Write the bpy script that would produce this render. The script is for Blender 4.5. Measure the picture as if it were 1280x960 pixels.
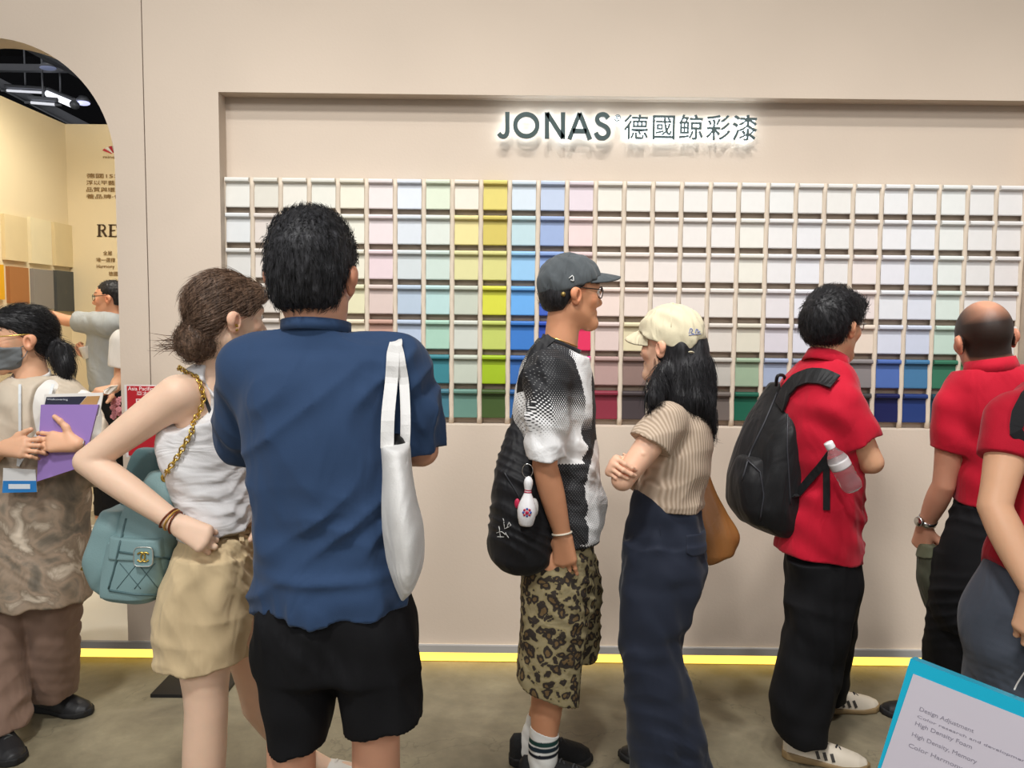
import bpy, bmesh, math, random
import numpy as np
from mathutils import Matrix, Vector

for o in list(bpy.data.objects):
    bpy.data.objects.remove(o, do_unlink=True)
scene = bpy.context.scene
COL = scene.collection

# ------------------------------------------------------------------ camera
CAM_H, FPX, PITCH, ROLL = 1.55, 1000.0, math.atan(0.080), 0.0110
Fv = np.array([0, math.cos(PITCH), -math.sin(PITCH)])
R0 = np.array([1.0, 0, 0]); U0 = np.array([0, math.sin(PITCH), math.cos(PITCH)])
Rv = math.cos(ROLL) * R0 + math.sin(ROLL) * U0
Uv = math.cos(ROLL) * U0 - math.sin(ROLL) * R0
CAMP = np.array([0, 0, CAM_H])
cam_d = bpy.data.cameras.new('camera'); cam = bpy.data.objects.new('camera', cam_d)
COL.objects.link(cam)
cam_d.sensor_fit = 'HORIZONTAL'; cam_d.sensor_width = 36.0; cam_d.lens = 36.0 * FPX / 1280.0
cam_d.clip_start = 0.05
M = Matrix(((Rv[0], Uv[0], -Fv[0], 0), (Rv[1], Uv[1], -Fv[1], 0), (Rv[2], Uv[2], -Fv[2], CAM_H), (0, 0, 0, 1)))
cam.matrix_world = M
scene.camera = cam

# ------------------------------------------------------------------ light
scene.view_settings.view_transform = 'Standard'
scene.view_settings.look = 'None'
scene.view_settings.gamma = 1.0
scene.view_settings.use_curve_mapping = False
scene.view_settings.exposure = -0.15
world = bpy.data.worlds.new('hall_ambient'); scene.world = world
world.use_nodes = True
bg = world.node_tree.nodes['Background']
bg.inputs['Color'].default_value = (1.0, 0.99, 0.975, 1); bg.inputs['Strength'].default_value = 0.56

def area(name, loc, target, size, power, color=(1, 1, 1), size_y=None):
    l = bpy.data.lights.new(name, 'AREA'); l.energy = power; l.color = color
    l.shape = 'RECTANGLE'; l.size = size; l.size_y = size_y or size
    o = bpy.data.objects.new(name, l); COL.objects.link(o); o.location = loc
    d = Vector(target) - Vector(loc)
    o.rotation_euler = d.to_track_quat('-Z', 'Y').to_euler()
    return o
def spot(name, loc, target, power, ang, blend=0.6, color=(1, .95, .86), rad=0.04):
    l = bpy.data.lights.new(name, 'SPOT'); l.energy = power; l.color = color
    l.spot_size = math.radians(ang); l.spot_blend = blend; l.shadow_soft_size = rad
    o = bpy.data.objects.new(name, l); COL.objects.link(o); o.location = loc
    d = Vector(target) - Vector(loc)
    o.rotation_euler = d.to_track_quat('-Z', 'Y').to_euler()
    return o
area('hall_lamp_light', (-0.9, -0.6, 5.3), (0.4, 3.4, 0.6), 0.5, 170, (1, .985, .96))
area('hall_lamp_light', (2.8, -4.5, 5.3), (1.0, 3.0, 0.8), 1.4, 150, (1, .98, .96))
area('hall_lamp_light', (-3.4, -4.5, 5.3), (-1.0, 3.0, 0.8), 1.4, 140, (1, .98, .96))
for k in range(6):
    x = -1.25 + 0.75 * k
    spot('wall_spot_light', (x, 2.62, 3.75), (x, 3.6, 1.9), 4, 82, 0.8, (1, .9, .7))
    spot('wall_fill_light', (x-.15, 1.3, 5.0), (x, 3.53, .85), 300, 42, 1.0, (1, .985, .965), .09)  # unseen fill spot, added to brighten the lower wall
area('booth_room_light', (-2.3, 4.9, 3.3), (-2.4, 5.4, 0.0), 1.2, 52, (1, .94, .82))
spot('booth_spot_light', (-2.75, 5.0, 3.2), (-3.58, 5.5, 1.9), 52, 95, 0.8, (1, .94, .82))

# ------------------------------------------------------------------ pixel helpers
def ray(px, py):
    return Fv + (px - 640) / FPX * Rv - (py - 480) / FPX * Uv
def P(px, py, Y):
    d = ray(px, py); return CAMP + d * (Y / d[1])
def G(px, py, z=0.0):
    d = ray(px, py); return CAMP + d * ((z - CAM_H) / d[2])
def V(*a): return np.array(a, dtype=float)
def unit(v): v = np.asarray(v, float); return v / (np.linalg.norm(v) + 1e-9)

# ------------------------------------------------------------------ objects
def tag(o, label=None, cat=None, group=None, kind=None):
    if label: o['label'] = label
    if cat: o['category'] = cat
    if group: o['group'] = group
    if kind: o['kind'] = kind
    return o
BASE = {}
def empty(name, loc, label=None, cat=None, group=None, kind=None):
    o = bpy.data.objects.new(name, None); COL.objects.link(o); o.location = tuple(loc)
    o.empty_display_size = 0.1
    BASE[o] = np.array(loc, float)
    return tag(o, label, cat, group, kind)
def mesh_obj(name, verts, faces, mat, parent=None, smooth=True, col=None, base=None):
    """verts world coordinates; faces list of tuples or (n,4)/(n,3) arrays."""
    verts = np.asarray(verts, np.float32).reshape(-1, 3)
    b = BASE[parent] if parent is not None else (np.array(base, float) if base is not None else V(*((verts.min(0) + verts.max(0)) / 2)))
    if parent is None and base is None: b[2] = verts[:, 2].min()
    me = bpy.data.meshes.new(name)
    lv = verts - b.astype(np.float32)
    if isinstance(faces, np.ndarray):
        n, k = faces.shape
        me.vertices.add(len(lv)); me.vertices.foreach_set('co', lv.ravel())
        me.loops.add(n * k); me.loops.foreach_set('vertex_index', faces.astype(np.int32).ravel())
        me.polygons.add(n); me.polygons.foreach_set('loop_start', np.arange(0, n * k, k, dtype=np.int32))
        me.update(calc_edges=True)
    else:
        me.from_pydata([tuple(map(float, v)) for v in lv], [], [tuple(f) for f in faces]); me.update()
    if smooth: me.polygons.foreach_set('use_smooth', [True] * len(me.polygons))
    if col is not None:
        a = me.attributes.new('col', 'FLOAT_COLOR', 'POINT')
        c = np.ones((len(lv), 4), np.float32); c[:, :3] = col; a.data.foreach_set('color', c.ravel())
    me.materials.append(mat)
    o = bpy.data.objects.new(name, me); COL.objects.link(o)
    if parent is not None:
        o.parent = parent
        own = BASE[parent].copy()
    else:
        o.location = tuple(b); own = b
    BASE[o] = own
    return o
class MB:
    """collects simple shapes (world coordinates) for one mesh object"""
    def __init__(s): s.v = []; s.f = []
    def add(s, vs, fs):
        n = len(s.v); s.v += [tuple(map(float, v)) for v in vs]; s.f += [tuple(i + n for i in f) for f in fs]; return s
    def box(s, lo, hi):
        x0, y0, z0 = lo; x1, y1, z1 = hi
        return s.add([(x0,y0,z0),(x1,y0,z0),(x1,y1,z0),(x0,y1,z0),(x0,y0,z1),(x1,y0,z1),(x1,y1,z1),(x0,y1,z1)],
                     [(0,3,2,1),(4,5,6,7),(0,1,5,4),(1,2,6,5),(2,3,7,6),(3,0,4,7)])
    def obox(s, c, ax, ay, az):
        c, ax, ay, az = [np.asarray(q, float) for q in (c, ax, ay, az)]
        vs = [c + i*ax + j*ay + k*az for k in (-1, 1) for (i, j) in ((-1,-1),(1,-1),(1,1),(-1,1))]
        return s.add(vs, [(0,3,2,1),(4,5,6,7),(0,1,5,4),(1,2,6,5),(2,3,7,6),(3,0,4,7)])
    def tube(s, pts, r, n=8, closed=False, r2=None):
        pts = [np.asarray(p, float) for p in pts]; m = len(pts)
        rr = r if hasattr(r, '__len__') else [r] * m
        up = None; rings = []
        for i in range(m):
            a = pts[(i - 1) % m] if (closed or i > 0) else pts[i]
            b = pts[(i + 1) % m] if (closed or i < m - 1) else pts[i]
            t = unit(b - a)
            if up is None: up = unit(np.cross(t, V(0.3, 0.5, 0.8) if abs(t[2]) < .9 else V(1, 0, 0)))
            up = unit(up - t * (up @ t)); w = np.cross(t, up)
            rings.append([pts[i] + rr[i] * (math.cos(2*math.pi*k/n) * up + math.sin(2*math.pi*k/n) * (w if r2 is None else w * r2)) for k in range(n)])
        vs = [v for rg in rings for v in rg]; fs = []
        for i in range(m if closed else m - 1):
            j = (i + 1) % m
            for k in range(n):
                fs.append((i*n + k, i*n + (k+1) % n, j*n + (k+1) % n, j*n + k))
        if not closed:
            fs.append(tuple(range(n))[::-1]); fs.append(tuple((m-1)*n + k for k in range(n)))
        return s.add(vs, fs)
    def ribbon(s, pts, nrm, w, t, closed=False):
        pts = [np.asarray(p, float) for p in pts]; m = len(pts)
        ww = w if hasattr(w, '__len__') else [w] * m
        vs = []
        for i in range(m):
            a = pts[(i-1) % m] if closed or i > 0 else pts[i]; b = pts[(i+1) % m] if closed or i < m-1 else pts[i]
            tt = unit(b - a); n = unit(nrm[i] - tt * (np.asarray(nrm[i]) @ tt)); sd = np.cross(tt, n)
            for (u, q) in ((-1, 0), (1, 0), (1, 1), (-1, 1)):
                vs.append(pts[i] + sd * u * ww[i] / 2 + n * t * q)
        fs = []
        for i in range(m if closed else m - 1):
            j = (i + 1) % m
            for k in range(4): fs.append((i*4 + k, j*4 + k, j*4 + (k+1) % 4, i*4 + (k+1) % 4))
        if not closed: fs += [(0, 1, 2, 3), tuple((m-1)*4 + k for k in (3, 2, 1, 0))]
        return s.add(vs, fs)
    def prism(s, outline, ext):
        """outline: list of 3D points (planar polygon), ext: extrusion vector"""
        o = [np.asarray(p, float) for p in outline]; n = len(o); ext = np.asarray(ext, float)
        return s.add(o + [p + ext for p in o], [tuple(range(n))[::-1], tuple(range(n, 2*n))] + [(i, (i+1) % n, n + (i+1) % n, n + i) for i in range(n)])
    def lathe(s, base, axis, prof, n=20):
        base = np.asarray(base, float); axis = unit(axis)
        u = unit(np.cross(axis, V(0.2, 1, 0.3))); w = np.cross(axis, u); vs = []; m = len(prof)
        for (r, h) in prof:
            for k in range(n):
                a = 2*math.pi*k/n; vs.append(base + axis*h + r*(math.cos(a)*u + math.sin(a)*w))
        fs = [(i*n+k, i*n+(k+1) % n, (i+1)*n+(k+1) % n, (i+1)*n+k) for i in range(m-1) for k in range(n)]
        fs += [tuple(range(n))[::-1], tuple((m-1)*n+k for k in range(n))]
        return s.add(vs, fs)
    def sphere(s, c, r, n=10, M3=None):
        r = V(*r) if hasattr(r, '__len__') else V(r, r, r); c = np.asarray(c, float)
        vs = [V(0, 0, 1)] ; 
        for i in range(1, n):
            th = math.pi*i/n
            for k in range(2*n):
                ph = math.pi*k/n; vs.append(V(math.sin(th)*math.cos(ph), math.sin(th)*math.sin(ph), math.cos(th)))
        vs.append(V(0, 0, -1)); m = 2*n
        fs = [(0, 1+k, 1+(k+1) % m) for k in range(m)]
        for i in range(n-2):
            for k in range(m):
                fs.append((1+i*m+k, 1+(i+1)*m+k, 1+(i+1)*m+(k+1) % m, 1+i*m+(k+1) % m))
        L = len(vs)-1
        fs += [(L, 1+(n-2)*m+(k+1) % m, 1+(n-2)*m+k) for k in range(m)]
        A = np.eye(3) if M3 is None else M3
        return s.add([c + A @ (v*r) for v in vs], fs)
    def build(s, name, mat, parent=None, smooth=False, base=None):
        return mesh_obj(name, s.v, s.f, mat, parent, smooth, base=base)

# ------------------------------------------------------------------ materials
def lin(c):
    if isinstance(c, str): c = tuple(int(c[i:i+2], 16) for i in (0, 2, 4))
    return tuple(((x/255)/12.92 if x/255 <= .04045 else ((x/255+.055)/1.055)**2.4) for x in c)
def newmat(name):
    m = bpy.data.materials.new(name); m.use_nodes = True
    nt = m.node_tree; b = nt.nodes['Principled BSDF']
    return m, nt, b
def N(nt, typ, **kw):
    n = nt.nodes.new(typ)
    for k, v in kw.items():
        if k.startswith('i_'):
            key = k[2:]; key = int(key) if key.isdigit() else key.replace('_', ' ')
            n.inputs[key].default_value = v
        else: setattr(n, k, v)
    return n
def mat_plain(name, c, rough=.6, metal=0, noise=.06, nscale=12, bump=0, bscale=60, spec=.4, sheen=0, stretch=(1,1,1), trans=0, detail=4):
    m, nt, b = newmat(name); L = nt.links.new
    c = lin(c)
    tc = N(nt, 'ShaderNodeTexCoord')
    mp = N(nt, 'ShaderNodeMapping'); mp.inputs['Scale'].default_value = stretch
    L(tc.outputs['Object'], mp.inputs['Vector'])
    n1 = N(nt, 'ShaderNodeTexNoise', i_Scale=nscale, i_Detail=float(detail)); L(mp.outputs[0], n1.inputs['Vector'])
    mx = N(nt, 'ShaderNodeMix', data_type='RGBA'); 
    mx.inputs[6].default_value = tuple(x*(1-noise) for x in c)+(1,); mx.inputs[7].default_value = tuple(min(1, x*(1+noise)) for x in c)+(1,)
    L(n1.outputs[0], mx.inputs[0]); L(mx.outputs[2], b.inputs['Base Color'])
    b.inputs['Roughness'].default_value = rough; b.inputs['Metallic'].default_value = metal
    b.inputs['Specular IOR Level'].default_value = spec
    if sheen: b.inputs['Sheen Weight'].default_value = sheen
    if trans: b.inputs['Transmission Weight'].default_value = trans
    if bump:
        n2 = N(nt, 'ShaderNodeTexNoise', i_Scale=bscale, i_Detail=5.0); L(mp.outputs[0], n2.inputs['Vector'])
        bp = N(nt, 'ShaderNodeBump', i_Strength=bump, i_Distance=.01); L(n2.outputs[0], bp.inputs['Height']); L(bp.outputs[0], b.inputs['Normal'])
    return m
def mat_cloth(name, c, rough=.85, noise=.05, wr=.35, wscale=9, weave=.15, sheen=.1, stretch=(1, 1, .45), spec=.25):
    """fabric: soft creases (distorted noise relief) plus a fine weave"""
    m, nt, b = newmat(name); L = nt.links.new; c = lin(c)
    tc = N(nt, 'ShaderNodeTexCoord'); mp = N(nt, 'ShaderNodeMapping'); mp.inputs['Scale'].default_value = stretch
    L(tc.outputs['Object'], mp.inputs['Vector'])
    n1 = N(nt, 'ShaderNodeTexNoise', i_Scale=30.0, i_Detail=5.0); L(mp.outputs[0], n1.inputs['Vector'])
    mx = N(nt, 'ShaderNodeMix', data_type='RGBA')
    mx.inputs[6].default_value = tuple(x*(1-noise) for x in c)+(1,); mx.inputs[7].default_value = tuple(min(1, x*(1+noise)) for x in c)+(1,)
    L(n1.outputs[0], mx.inputs[0]); L(mx.outputs[2], b.inputs['Base Color'])
    n2 = N(nt, 'ShaderNodeTexNoise', i_Scale=float(wscale), i_Detail=2.0, i_Distortion=1.2); L(mp.outputs[0], n2.inputs['Vector'])
    b1 = N(nt, 'ShaderNodeBump', i_Strength=wr, i_Distance=.03); L(n2.outputs[0], b1.inputs['Height'])
    n3 = N(nt, 'ShaderNodeTexNoise', i_Scale=420.0, i_Detail=1.0); L(tc.outputs['Object'], n3.inputs['Vector'])
    b2 = N(nt, 'ShaderNodeBump', i_Strength=weave, i_Distance=.002); L(n3.outputs[0], b2.inputs['Height']); L(b1.outputs[0], b2.inputs['Normal'])
    L(b2.outputs[0], b.inputs['Normal'])
    b.inputs['Roughness'].default_value = rough; b.inputs['Sheen Weight'].default_value = sheen; b.inputs['Specular IOR Level'].default_value = spec
    m['bsdf'] = b.name
    return m
def mat_vcol(name, rough=.55, sss=.0, spec=.35, bump=.08, bscale=180, nz=.06):
    m, nt, b = newmat(name); L = nt.links.new
    at = N(nt, 'ShaderNodeAttribute', attribute_name='col')
    tc = N(nt, 'ShaderNodeTexCoord'); n1 = N(nt, 'ShaderNodeTexNoise', i_Scale=22.0, i_Detail=5.0); L(tc.outputs['Object'], n1.inputs['Vector'])
    mr = N(nt, 'ShaderNodeMapRange'); mr.inputs[3].default_value = 1-nz; mr.inputs[4].default_value = 1+nz; L(n1.outputs[0], mr.inputs[0])
    mx = N(nt, 'ShaderNodeVectorMath', operation='SCALE'); L(at.outputs['Color'], mx.inputs[0]); L(mr.outputs[0], mx.inputs['Scale'])
    L(mx.outputs[0], b.inputs['Base Color']); b.inputs['Roughness'].default_value = rough; b.inputs['Specular IOR Level'].default_value = spec
    if sss:
        b.inputs['Subsurface Weight'].default_value = sss; b.inputs['Subsurface Radius'].default_value = (.012, .005, .003); b.inputs['Subsurface Scale'].default_value = 1.0
    if bump:
        n2 = N(nt, 'ShaderNodeTexNoise', i_Scale=float(bscale), i_Detail=3.0); L(tc.outputs['Object'], n2.inputs['Vector'])
        bp = N(nt, 'ShaderNodeBump', i_Strength=bump, i_Distance=.003); L(n2.outputs[0], bp.inputs['Height']); L(bp.outputs[0], b.inputs['Normal'])
    return m
def mat_emit(name, c, strength):
    m, nt, b = newmat(name)
    b.inputs['Base Color'].default_value = lin(c)+(1,); b.inputs['Emission Color'].default_value = lin(c)+(1,); b.inputs['Emission Strength'].default_value = strength
    return m
SKIN = mat_vcol('skin', .5, .12, .4)
VCLOTH = mat_vcol('dyed_cloth', .85, 0, .2, .25, 60)
def mat_hair(name, c, c2, rough=.38):
    m, nt, b = newmat(name); L = nt.links.new
    tc = N(nt, 'ShaderNodeTexCoord'); mp = N(nt, 'ShaderNodeMapping'); mp.inputs['Scale'].default_value = (1, 1, .18)
    L(tc.outputs['Object'], mp.inputs['Vector'])
    n1 = N(nt, 'ShaderNodeTexNoise', i_Scale=160.0, i_Detail=4.0); L(mp.outputs[0], n1.inputs['Vector'])
    rp = N(nt, 'ShaderNodeValToRGB'); rp.color_ramp.elements[0].position = .35; rp.color_ramp.elements[1].position = .72
    rp.color_ramp.elements[0].color = lin(c)+(1,); rp.color_ramp.elements[1].color = lin(c2)+(1,)
    L(n1.outputs[0], rp.inputs[0]); L(rp.outputs[0], b.inputs['Base Color'])
    bp = N(nt, 'ShaderNodeBump', i_Strength=.5, i_Distance=.004); L(n1.outputs[0], bp.inputs['Height']); L(bp.outputs[0], b.inputs['Normal'])
    b.inputs['Roughness'].default_value = rough; b.inputs['Specular IOR Level'].default_value = .35
    return m
HAIR_BLACK = mat_hair('black_hair', '100f11', '2c2b2e', .5)
HAIR_SALT = mat_hair('black_hair_with_grey', '111113', '46464a', .55)
HAIR_BROWN = mat_hair('brown_hair', '46352a', '8c6f5a', .45)
GOLD = mat_plain('gold_metal', 'd9b860', .28, 1, .05)
SILVER = mat_plain('silver_metal', 'c8c8c6', .25, 1, .04)
BLACKP = mat_plain('black_plastic', '161617', .45, 0, .05)
RUBBER = mat_plain('black_rubber', '1b1b1c', .7, 0, .1, 30, .2, 80)

# ------------------------------------------------------------------ signed-distance modelling
def rc(a, b, ra, rb):
    a = np.asarray(a, np.float32); b = np.asarray(b, np.float32); ba = b - a; l2 = float(ba @ ba) + 1e-9
    def f(Q):
        pa = Q - a; h = np.clip(pa @ ba / l2, 0, 1)
        return np.sqrt(((pa - h[:, None] * ba) ** 2).sum(1)) - (ra + (rb - ra) * h)
    return f
def ell(c, r, M3=None):
    c = np.asarray(c, np.float32); r = np.asarray(r, np.float32); A = None if M3 is None else np.asarray(M3, np.float32)
    def f(Q):
        q = Q - c
        if A is not None: q = q @ A
        q = q / r; k0 = np.sqrt((q ** 2).sum(1)) + 1e-6; k1 = np.sqrt(((q / r) ** 2).sum(1)) + 1e-6
        return k0 * (k0 - 1) / k1
    return f
def smin(a, b, k):
    if k <= 0: return np.minimum(a, b)
    h = np.maximum(k - np.abs(a - b), 0) / k
    return np.minimum(a, b) - h * h * k * .25
def su(fs, k=.03):
    def f(Q):
        d = fs[0](Q)
        for g in fs[1:]: d = smin(d, g(Q), k)
        return d
    return f
def inter(*fs, k=0):
    def f(Q):
        d = fs[0](Q)
        for g in fs[1:]: d = -smin(-d, -g(Q), k)
        return d
    return f
def sub(a, b, k=0):
    return lambda Q: -smin(-a(Q), b(Q), k)
def plane(p, n):
    p = np.asarray(p, np.float32); n = np.asarray(unit(n), np.float32)
    return lambda Q: (Q - p) @ n
def off(f, t): return lambda Q: f(Q) - t
def shell(f, t): 
    def g(Q):
        d = f(Q); return np.maximum(d, -(d + t))
    return g
def chain(pts, rad, k=.02):
    return su([rc(pts[i], pts[i+1], rad[i], rad[i+1]) for i in range(len(pts)-1)], k)
def loft(rows, n=2.2, ang=0, cap=.02, endcap=True):
    """rows (z, cx, cy, a, b): stacked super-ellipses, smoothly interpolated"""
    R = np.array(sorted(rows, key=lambda r: r[0]), float)
    zz = np.linspace(R[0, 0], R[-1, 0], 240); z = R[:, 0]; out = [zz]
    for c in range(1, 5):
        y = R[:, c]
        if len(z) > 2:
            dl = np.diff(y) / np.diff(z); mt = np.zeros(len(z)); mt[0] = dl[0]; mt[-1] = dl[-1]
            for i in range(1, len(z)-1):
                mt[i] = 0 if dl[i-1]*dl[i] <= 0 else 2*dl[i-1]*dl[i]/(dl[i-1]+dl[i])
            i = np.clip(np.searchsorted(z, zz) - 1, 0, len(z)-2); hh = z[i+1]-z[i]; t = (zz-z[i])/hh
            out.append((2*t**3-3*t**2+1)*y[i]+(t**3-2*t**2+t)*hh*mt[i]+(-2*t**3+3*t**2)*y[i+1]+(t**3-t**2)*hh*mt[i+1])
        else: out.append(np.interp(zz, z, y))
    ca, sa = math.cos(ang), math.sin(ang)
    def f(Q):
        q = Q[:, 2]
        cx = np.interp(q, zz, out[1]); cy = np.interp(q, zz, out[2]); a = np.interp(q, zz, out[3]); b = np.interp(q, zz, out[4])
        x = Q[:, 0]-cx; y = Q[:, 1]-cy
        if ang: x, y = x*ca+y*sa, -x*sa+y*ca
        r = np.sqrt(x*x+y*y)+1e-5; k = ((np.abs(x)/a)**n+(np.abs(y)/b)**n)**(1/n)+1e-5
        d = r - r/k
        d = np.where(d < 0, np.maximum(d, -np.minimum(a, b)), d)
        if endcap: d = -smin(-d, -np.maximum(zz[0]-q, q-zz[-1]), cap)
        return d
    return f
def rows_px(Y0, L):
    """(py, x_left, x_right, dy, half_depth) -> loft rows at depth Y0+dy"""
    out = []
    for (py, xl, xr, dy, b) in L:
        a = P(xl, py, Y0+dy); c = P(xr, py, Y0+dy); m = (a+c)/2
        out.append((m[2], m[0], m[1], (c[0]-a[0])/2, b))
    return out
def wave(amp, k, seed=0, n=3, ridge=False, spread=.35):
    """folds: warped sines running across direction k (vector, rad/m)"""
    rg = np.random.RandomState(seed); k = np.asarray(k, float); L = np.linalg.norm(k); items = []
    for i in range(n):
        kk = (k + rg.normal(0, spread*L, 3)) * rg.uniform(.7, 1.35)
        items.append((kk.astype(np.float32), rg.uniform(0, 6.28), rg.normal(0, .35*L, 3).astype(np.float32), rg.uniform(0, 6.28), amp/n*rg.uniform(.7, 1.3)))
    def d(Q):
        s = 0
        for kk, ph, w, ps, A in items:
            v = np.sin(Q @ kk + ph + 1.4*np.sin(Q @ w + ps))
            s = s + A*((1-2*np.abs(v)) if ridge else v)
        return s
    return d
def disp(f, *ws):
    def g(Q):
        d = f(Q)
        for w in ws: d = d - w(Q)
        return d
    return g
def zmask(w, z0, z1):
    """fade a displacement in between heights z0 (0) and z1 (1)"""
    return lambda Q: w(Q)*np.clip((Q[:, 2]-z0)/(z1-z0), 0, 1)
def culled(f, c, rad, m=.06):
    """evaluate f only near its bounding ball"""
    c = np.asarray(c, np.float32)
    def g(Q):
        d = np.sqrt(((Q-c)**2).sum(1))-rad; out = d+m*.5; k = d < m
        if k.any(): out[k] = f(Q[k])
        return out
    return g
def limb(pts, rad, sub_=4):
    """tapered limb through joints with smoothly varying thickness"""
    pts = [np.asarray(p, float) for p in pts]; s = [0.]
    for a, b in zip(pts[:-1], pts[1:]): s.append(s[-1]+np.linalg.norm(b-a))
    s = np.array(s); r = np.array(rad, float); u = []; 
    for i in range(len(s)-1): u += list(s[i]+(s[i+1]-s[i])*np.arange(sub_)/sub_)
    u.append(s[-1]); u = np.array(u); dl = np.diff(r)/np.diff(s); mt = np.zeros(len(s)); mt[0] = dl[0]; mt[-1] = dl[-1]
    for i in range(1, len(s)-1): mt[i] = 0 if dl[i-1]*dl[i] <= 0 else 2*dl[i-1]*dl[i]/(dl[i-1]+dl[i])
    i = np.clip(np.searchsorted(s, u, side='right')-1, 0, len(s)-2); h = s[i+1]-s[i]; t = (u-s[i])/h
    rr = (2*t**3-3*t**2+1)*r[i]+(t**3-2*t**2+t)*h*mt[i]+(-2*t**3+3*t**2)*r[i+1]+(t**3-t**2)*h*mt[i+1]
    pp = [V(*[np.interp(q, s, [p[k] for p in pts]) for k in range(3)]) for q in u]
    c = (np.min(pp, 0)+np.max(pp, 0))/2; R = max(np.linalg.norm(p-c) for p in pp)+max(rr)
    return culled(su([rc(pp[k], pp[k+1], rr[k], rr[k+1]) for k in range(len(pp)-1)], 0), c, R)
def evalc(f, Q, chunk=400000):
    Q = Q.astype(np.float32)
    return np.concatenate([f(Q[i:i+chunk]) for i in range(0, len(Q), chunk)]) if len(Q) else np.zeros(0)
def grad(f, Q, e=.0015):
    g = np.stack([f((Q+d).astype(np.float32))-f((Q-d).astype(np.float32)) for d in (V(e,0,0), V(0,e,0), V(0,0,e))], 1)/(2*e)
    return g
def sdf_mesh(f, lo, hi, h):
    lo = np.asarray(lo, float); hi = np.asarray(hi, float)
    nc = np.maximum(np.ceil((hi-lo)/(4*h)).astype(int), 2)
    ax = [lo[i]+4*h*(np.arange(nc[i])+.5) for i in range(3)]
    Gc = np.stack(np.meshgrid(*ax, indexing='ij'), -1).reshape(-1, 3)
    dc = evalc(f, Gc).reshape(nc)
    act = np.abs(dc) < 4*h*2.2
    n = nc*4
    am = act.repeat(4, 0).repeat(4, 1).repeat(4, 2)
    D = dc.repeat(4, 0).repeat(4, 1).repeat(4, 2).astype(np.float32)
    ii = np.argwhere(am)
    D[am] = evalc(f, lo+h*(ii+.5))
    S = D < 0
    c = np.zeros(n-1, np.int8)
    offs = [(i, j, k) for i in (0, 1) for j in (0, 1) for k in (0, 1)]
    sl = lambda o: tuple(slice(o[a], n[a]-1+o[a]) for a in range(3))
    for o in offs: c += S[sl(o)]
    mix = (c > 0) & (c < 8)
    ci = np.argwhere(mix)
    if len(ci) == 0: return np.zeros((0, 3)), np.zeros((0, 4), int)
    idx = -np.ones(n-1, np.int64); idx[tuple(ci.T)] = np.arange(len(ci))
    acc = np.zeros((len(ci), 3)); cnt = np.zeros(len(ci))
    for a in offs:
        for axis in range(3):
            if a[axis] == 0:
                b = list(a); b[axis] = 1
                da = D[tuple((ci+a).T)]; db = D[tuple((ci+b).T)]
                m = (da < 0) != (db < 0)
                t = np.where(m, da/np.where(m, da-db, 1), 0)
                p = np.tile(np.array(a, float), (len(ci), 1)); p[:, axis] += t
                acc[m] += p[m]; cnt[m] += 1
    v = lo+h*(ci+acc/cnt[:, None]+.5)
    quads = []
    for axis in range(3):
        u, w = (axis+1) % 3, (axis+2) % 3
        s0 = [slice(None)]*3; s1 = [slice(None)]*3
        s0[axis] = slice(0, n[axis]-1); s1[axis] = slice(1, n[axis])
        a = S[tuple(s0)]; b = S[tuple(s1)]
        e = np.argwhere(a != b)
        e = e[(e[:, u] > 0) & (e[:, u] < n[u]-1) & (e[:, w] > 0) & (e[:, w] < n[w]-1)]
        inside = S[tuple(e.T)]
        eu = np.zeros(3, int); eu[u] = 1; ew = np.zeros(3, int); ew[w] = 1
        q = np.stack([idx[tuple((e-eu-ew).T)], idx[tuple((e-ew).T)], idx[tuple(e.T)], idx[tuple((e-eu).T)]], 1)
        q[~inside] = q[~inside][:, ::-1]
        quads.append(q)
    q = np.concatenate(quads); q = q[(q >= 0).all(1)]
    for _ in range(1):
        d = evalc(f, v); g = grad(f, v); gl = (g**2).sum(1)+1e-6
        st = np.clip(d/gl, -h*.6, h*.6)[:, None]*g
        v = v-st*.9
    return v, q
def sdf_obj(name, f, lo, hi, h, mat, parent=None, col=None, base=None):
    v, q = sdf_mesh(f, lo, hi, h)
    c = col(v) if callable(col) else col
    o = mesh_obj(name, v, q, mat, parent, True, c, base)
    return o
def bounds(pts, pad):
    pts = np.array(pts); return pts.min(0)-pad, pts.max(0)+pad
def hit(f, px, py, t0=.8, t1=8.0, lift=0.0, miss=None):
    """where the sight line through a pixel meets a modelled surface, and its normal"""
    d = unit(ray(px, py)); t = np.arange(t0, t1, .006); Q = CAMP+t[:, None]*d
    s = evalc(f, Q); k = np.argmax(s < 0)
    if s[k] >= 0:
        k = np.argmin(s)
        p = Q[k]
    else:
        a, b = s[max(k-1, 0)], s[k]; p = Q[max(k-1, 0)]+(Q[k]-Q[max(k-1, 0)])*(a/(a-b+1e-9))
    n = unit(grad(f, p[None].astype(float))[0])
    return p+n*lift, n
def path_on(f, pix, n=16, lift=.003, t0=.8, t1=8.0):
    """resample a pixel polyline and drop it onto a surface"""
    pix = np.array(pix, float); s = np.concatenate([[0], np.cumsum(np.linalg.norm(np.diff(pix, axis=0), axis=1))])
    u = np.linspace(0, s[-1], n); x = np.interp(u, s, pix[:, 0]); y = np.interp(u, s, pix[:, 1])
    H = [hit(f, a, b, t0, t1, lift) for a, b in zip(x, y)]
    return [h[0] for h in H], [h[1] for h in H]
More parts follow.
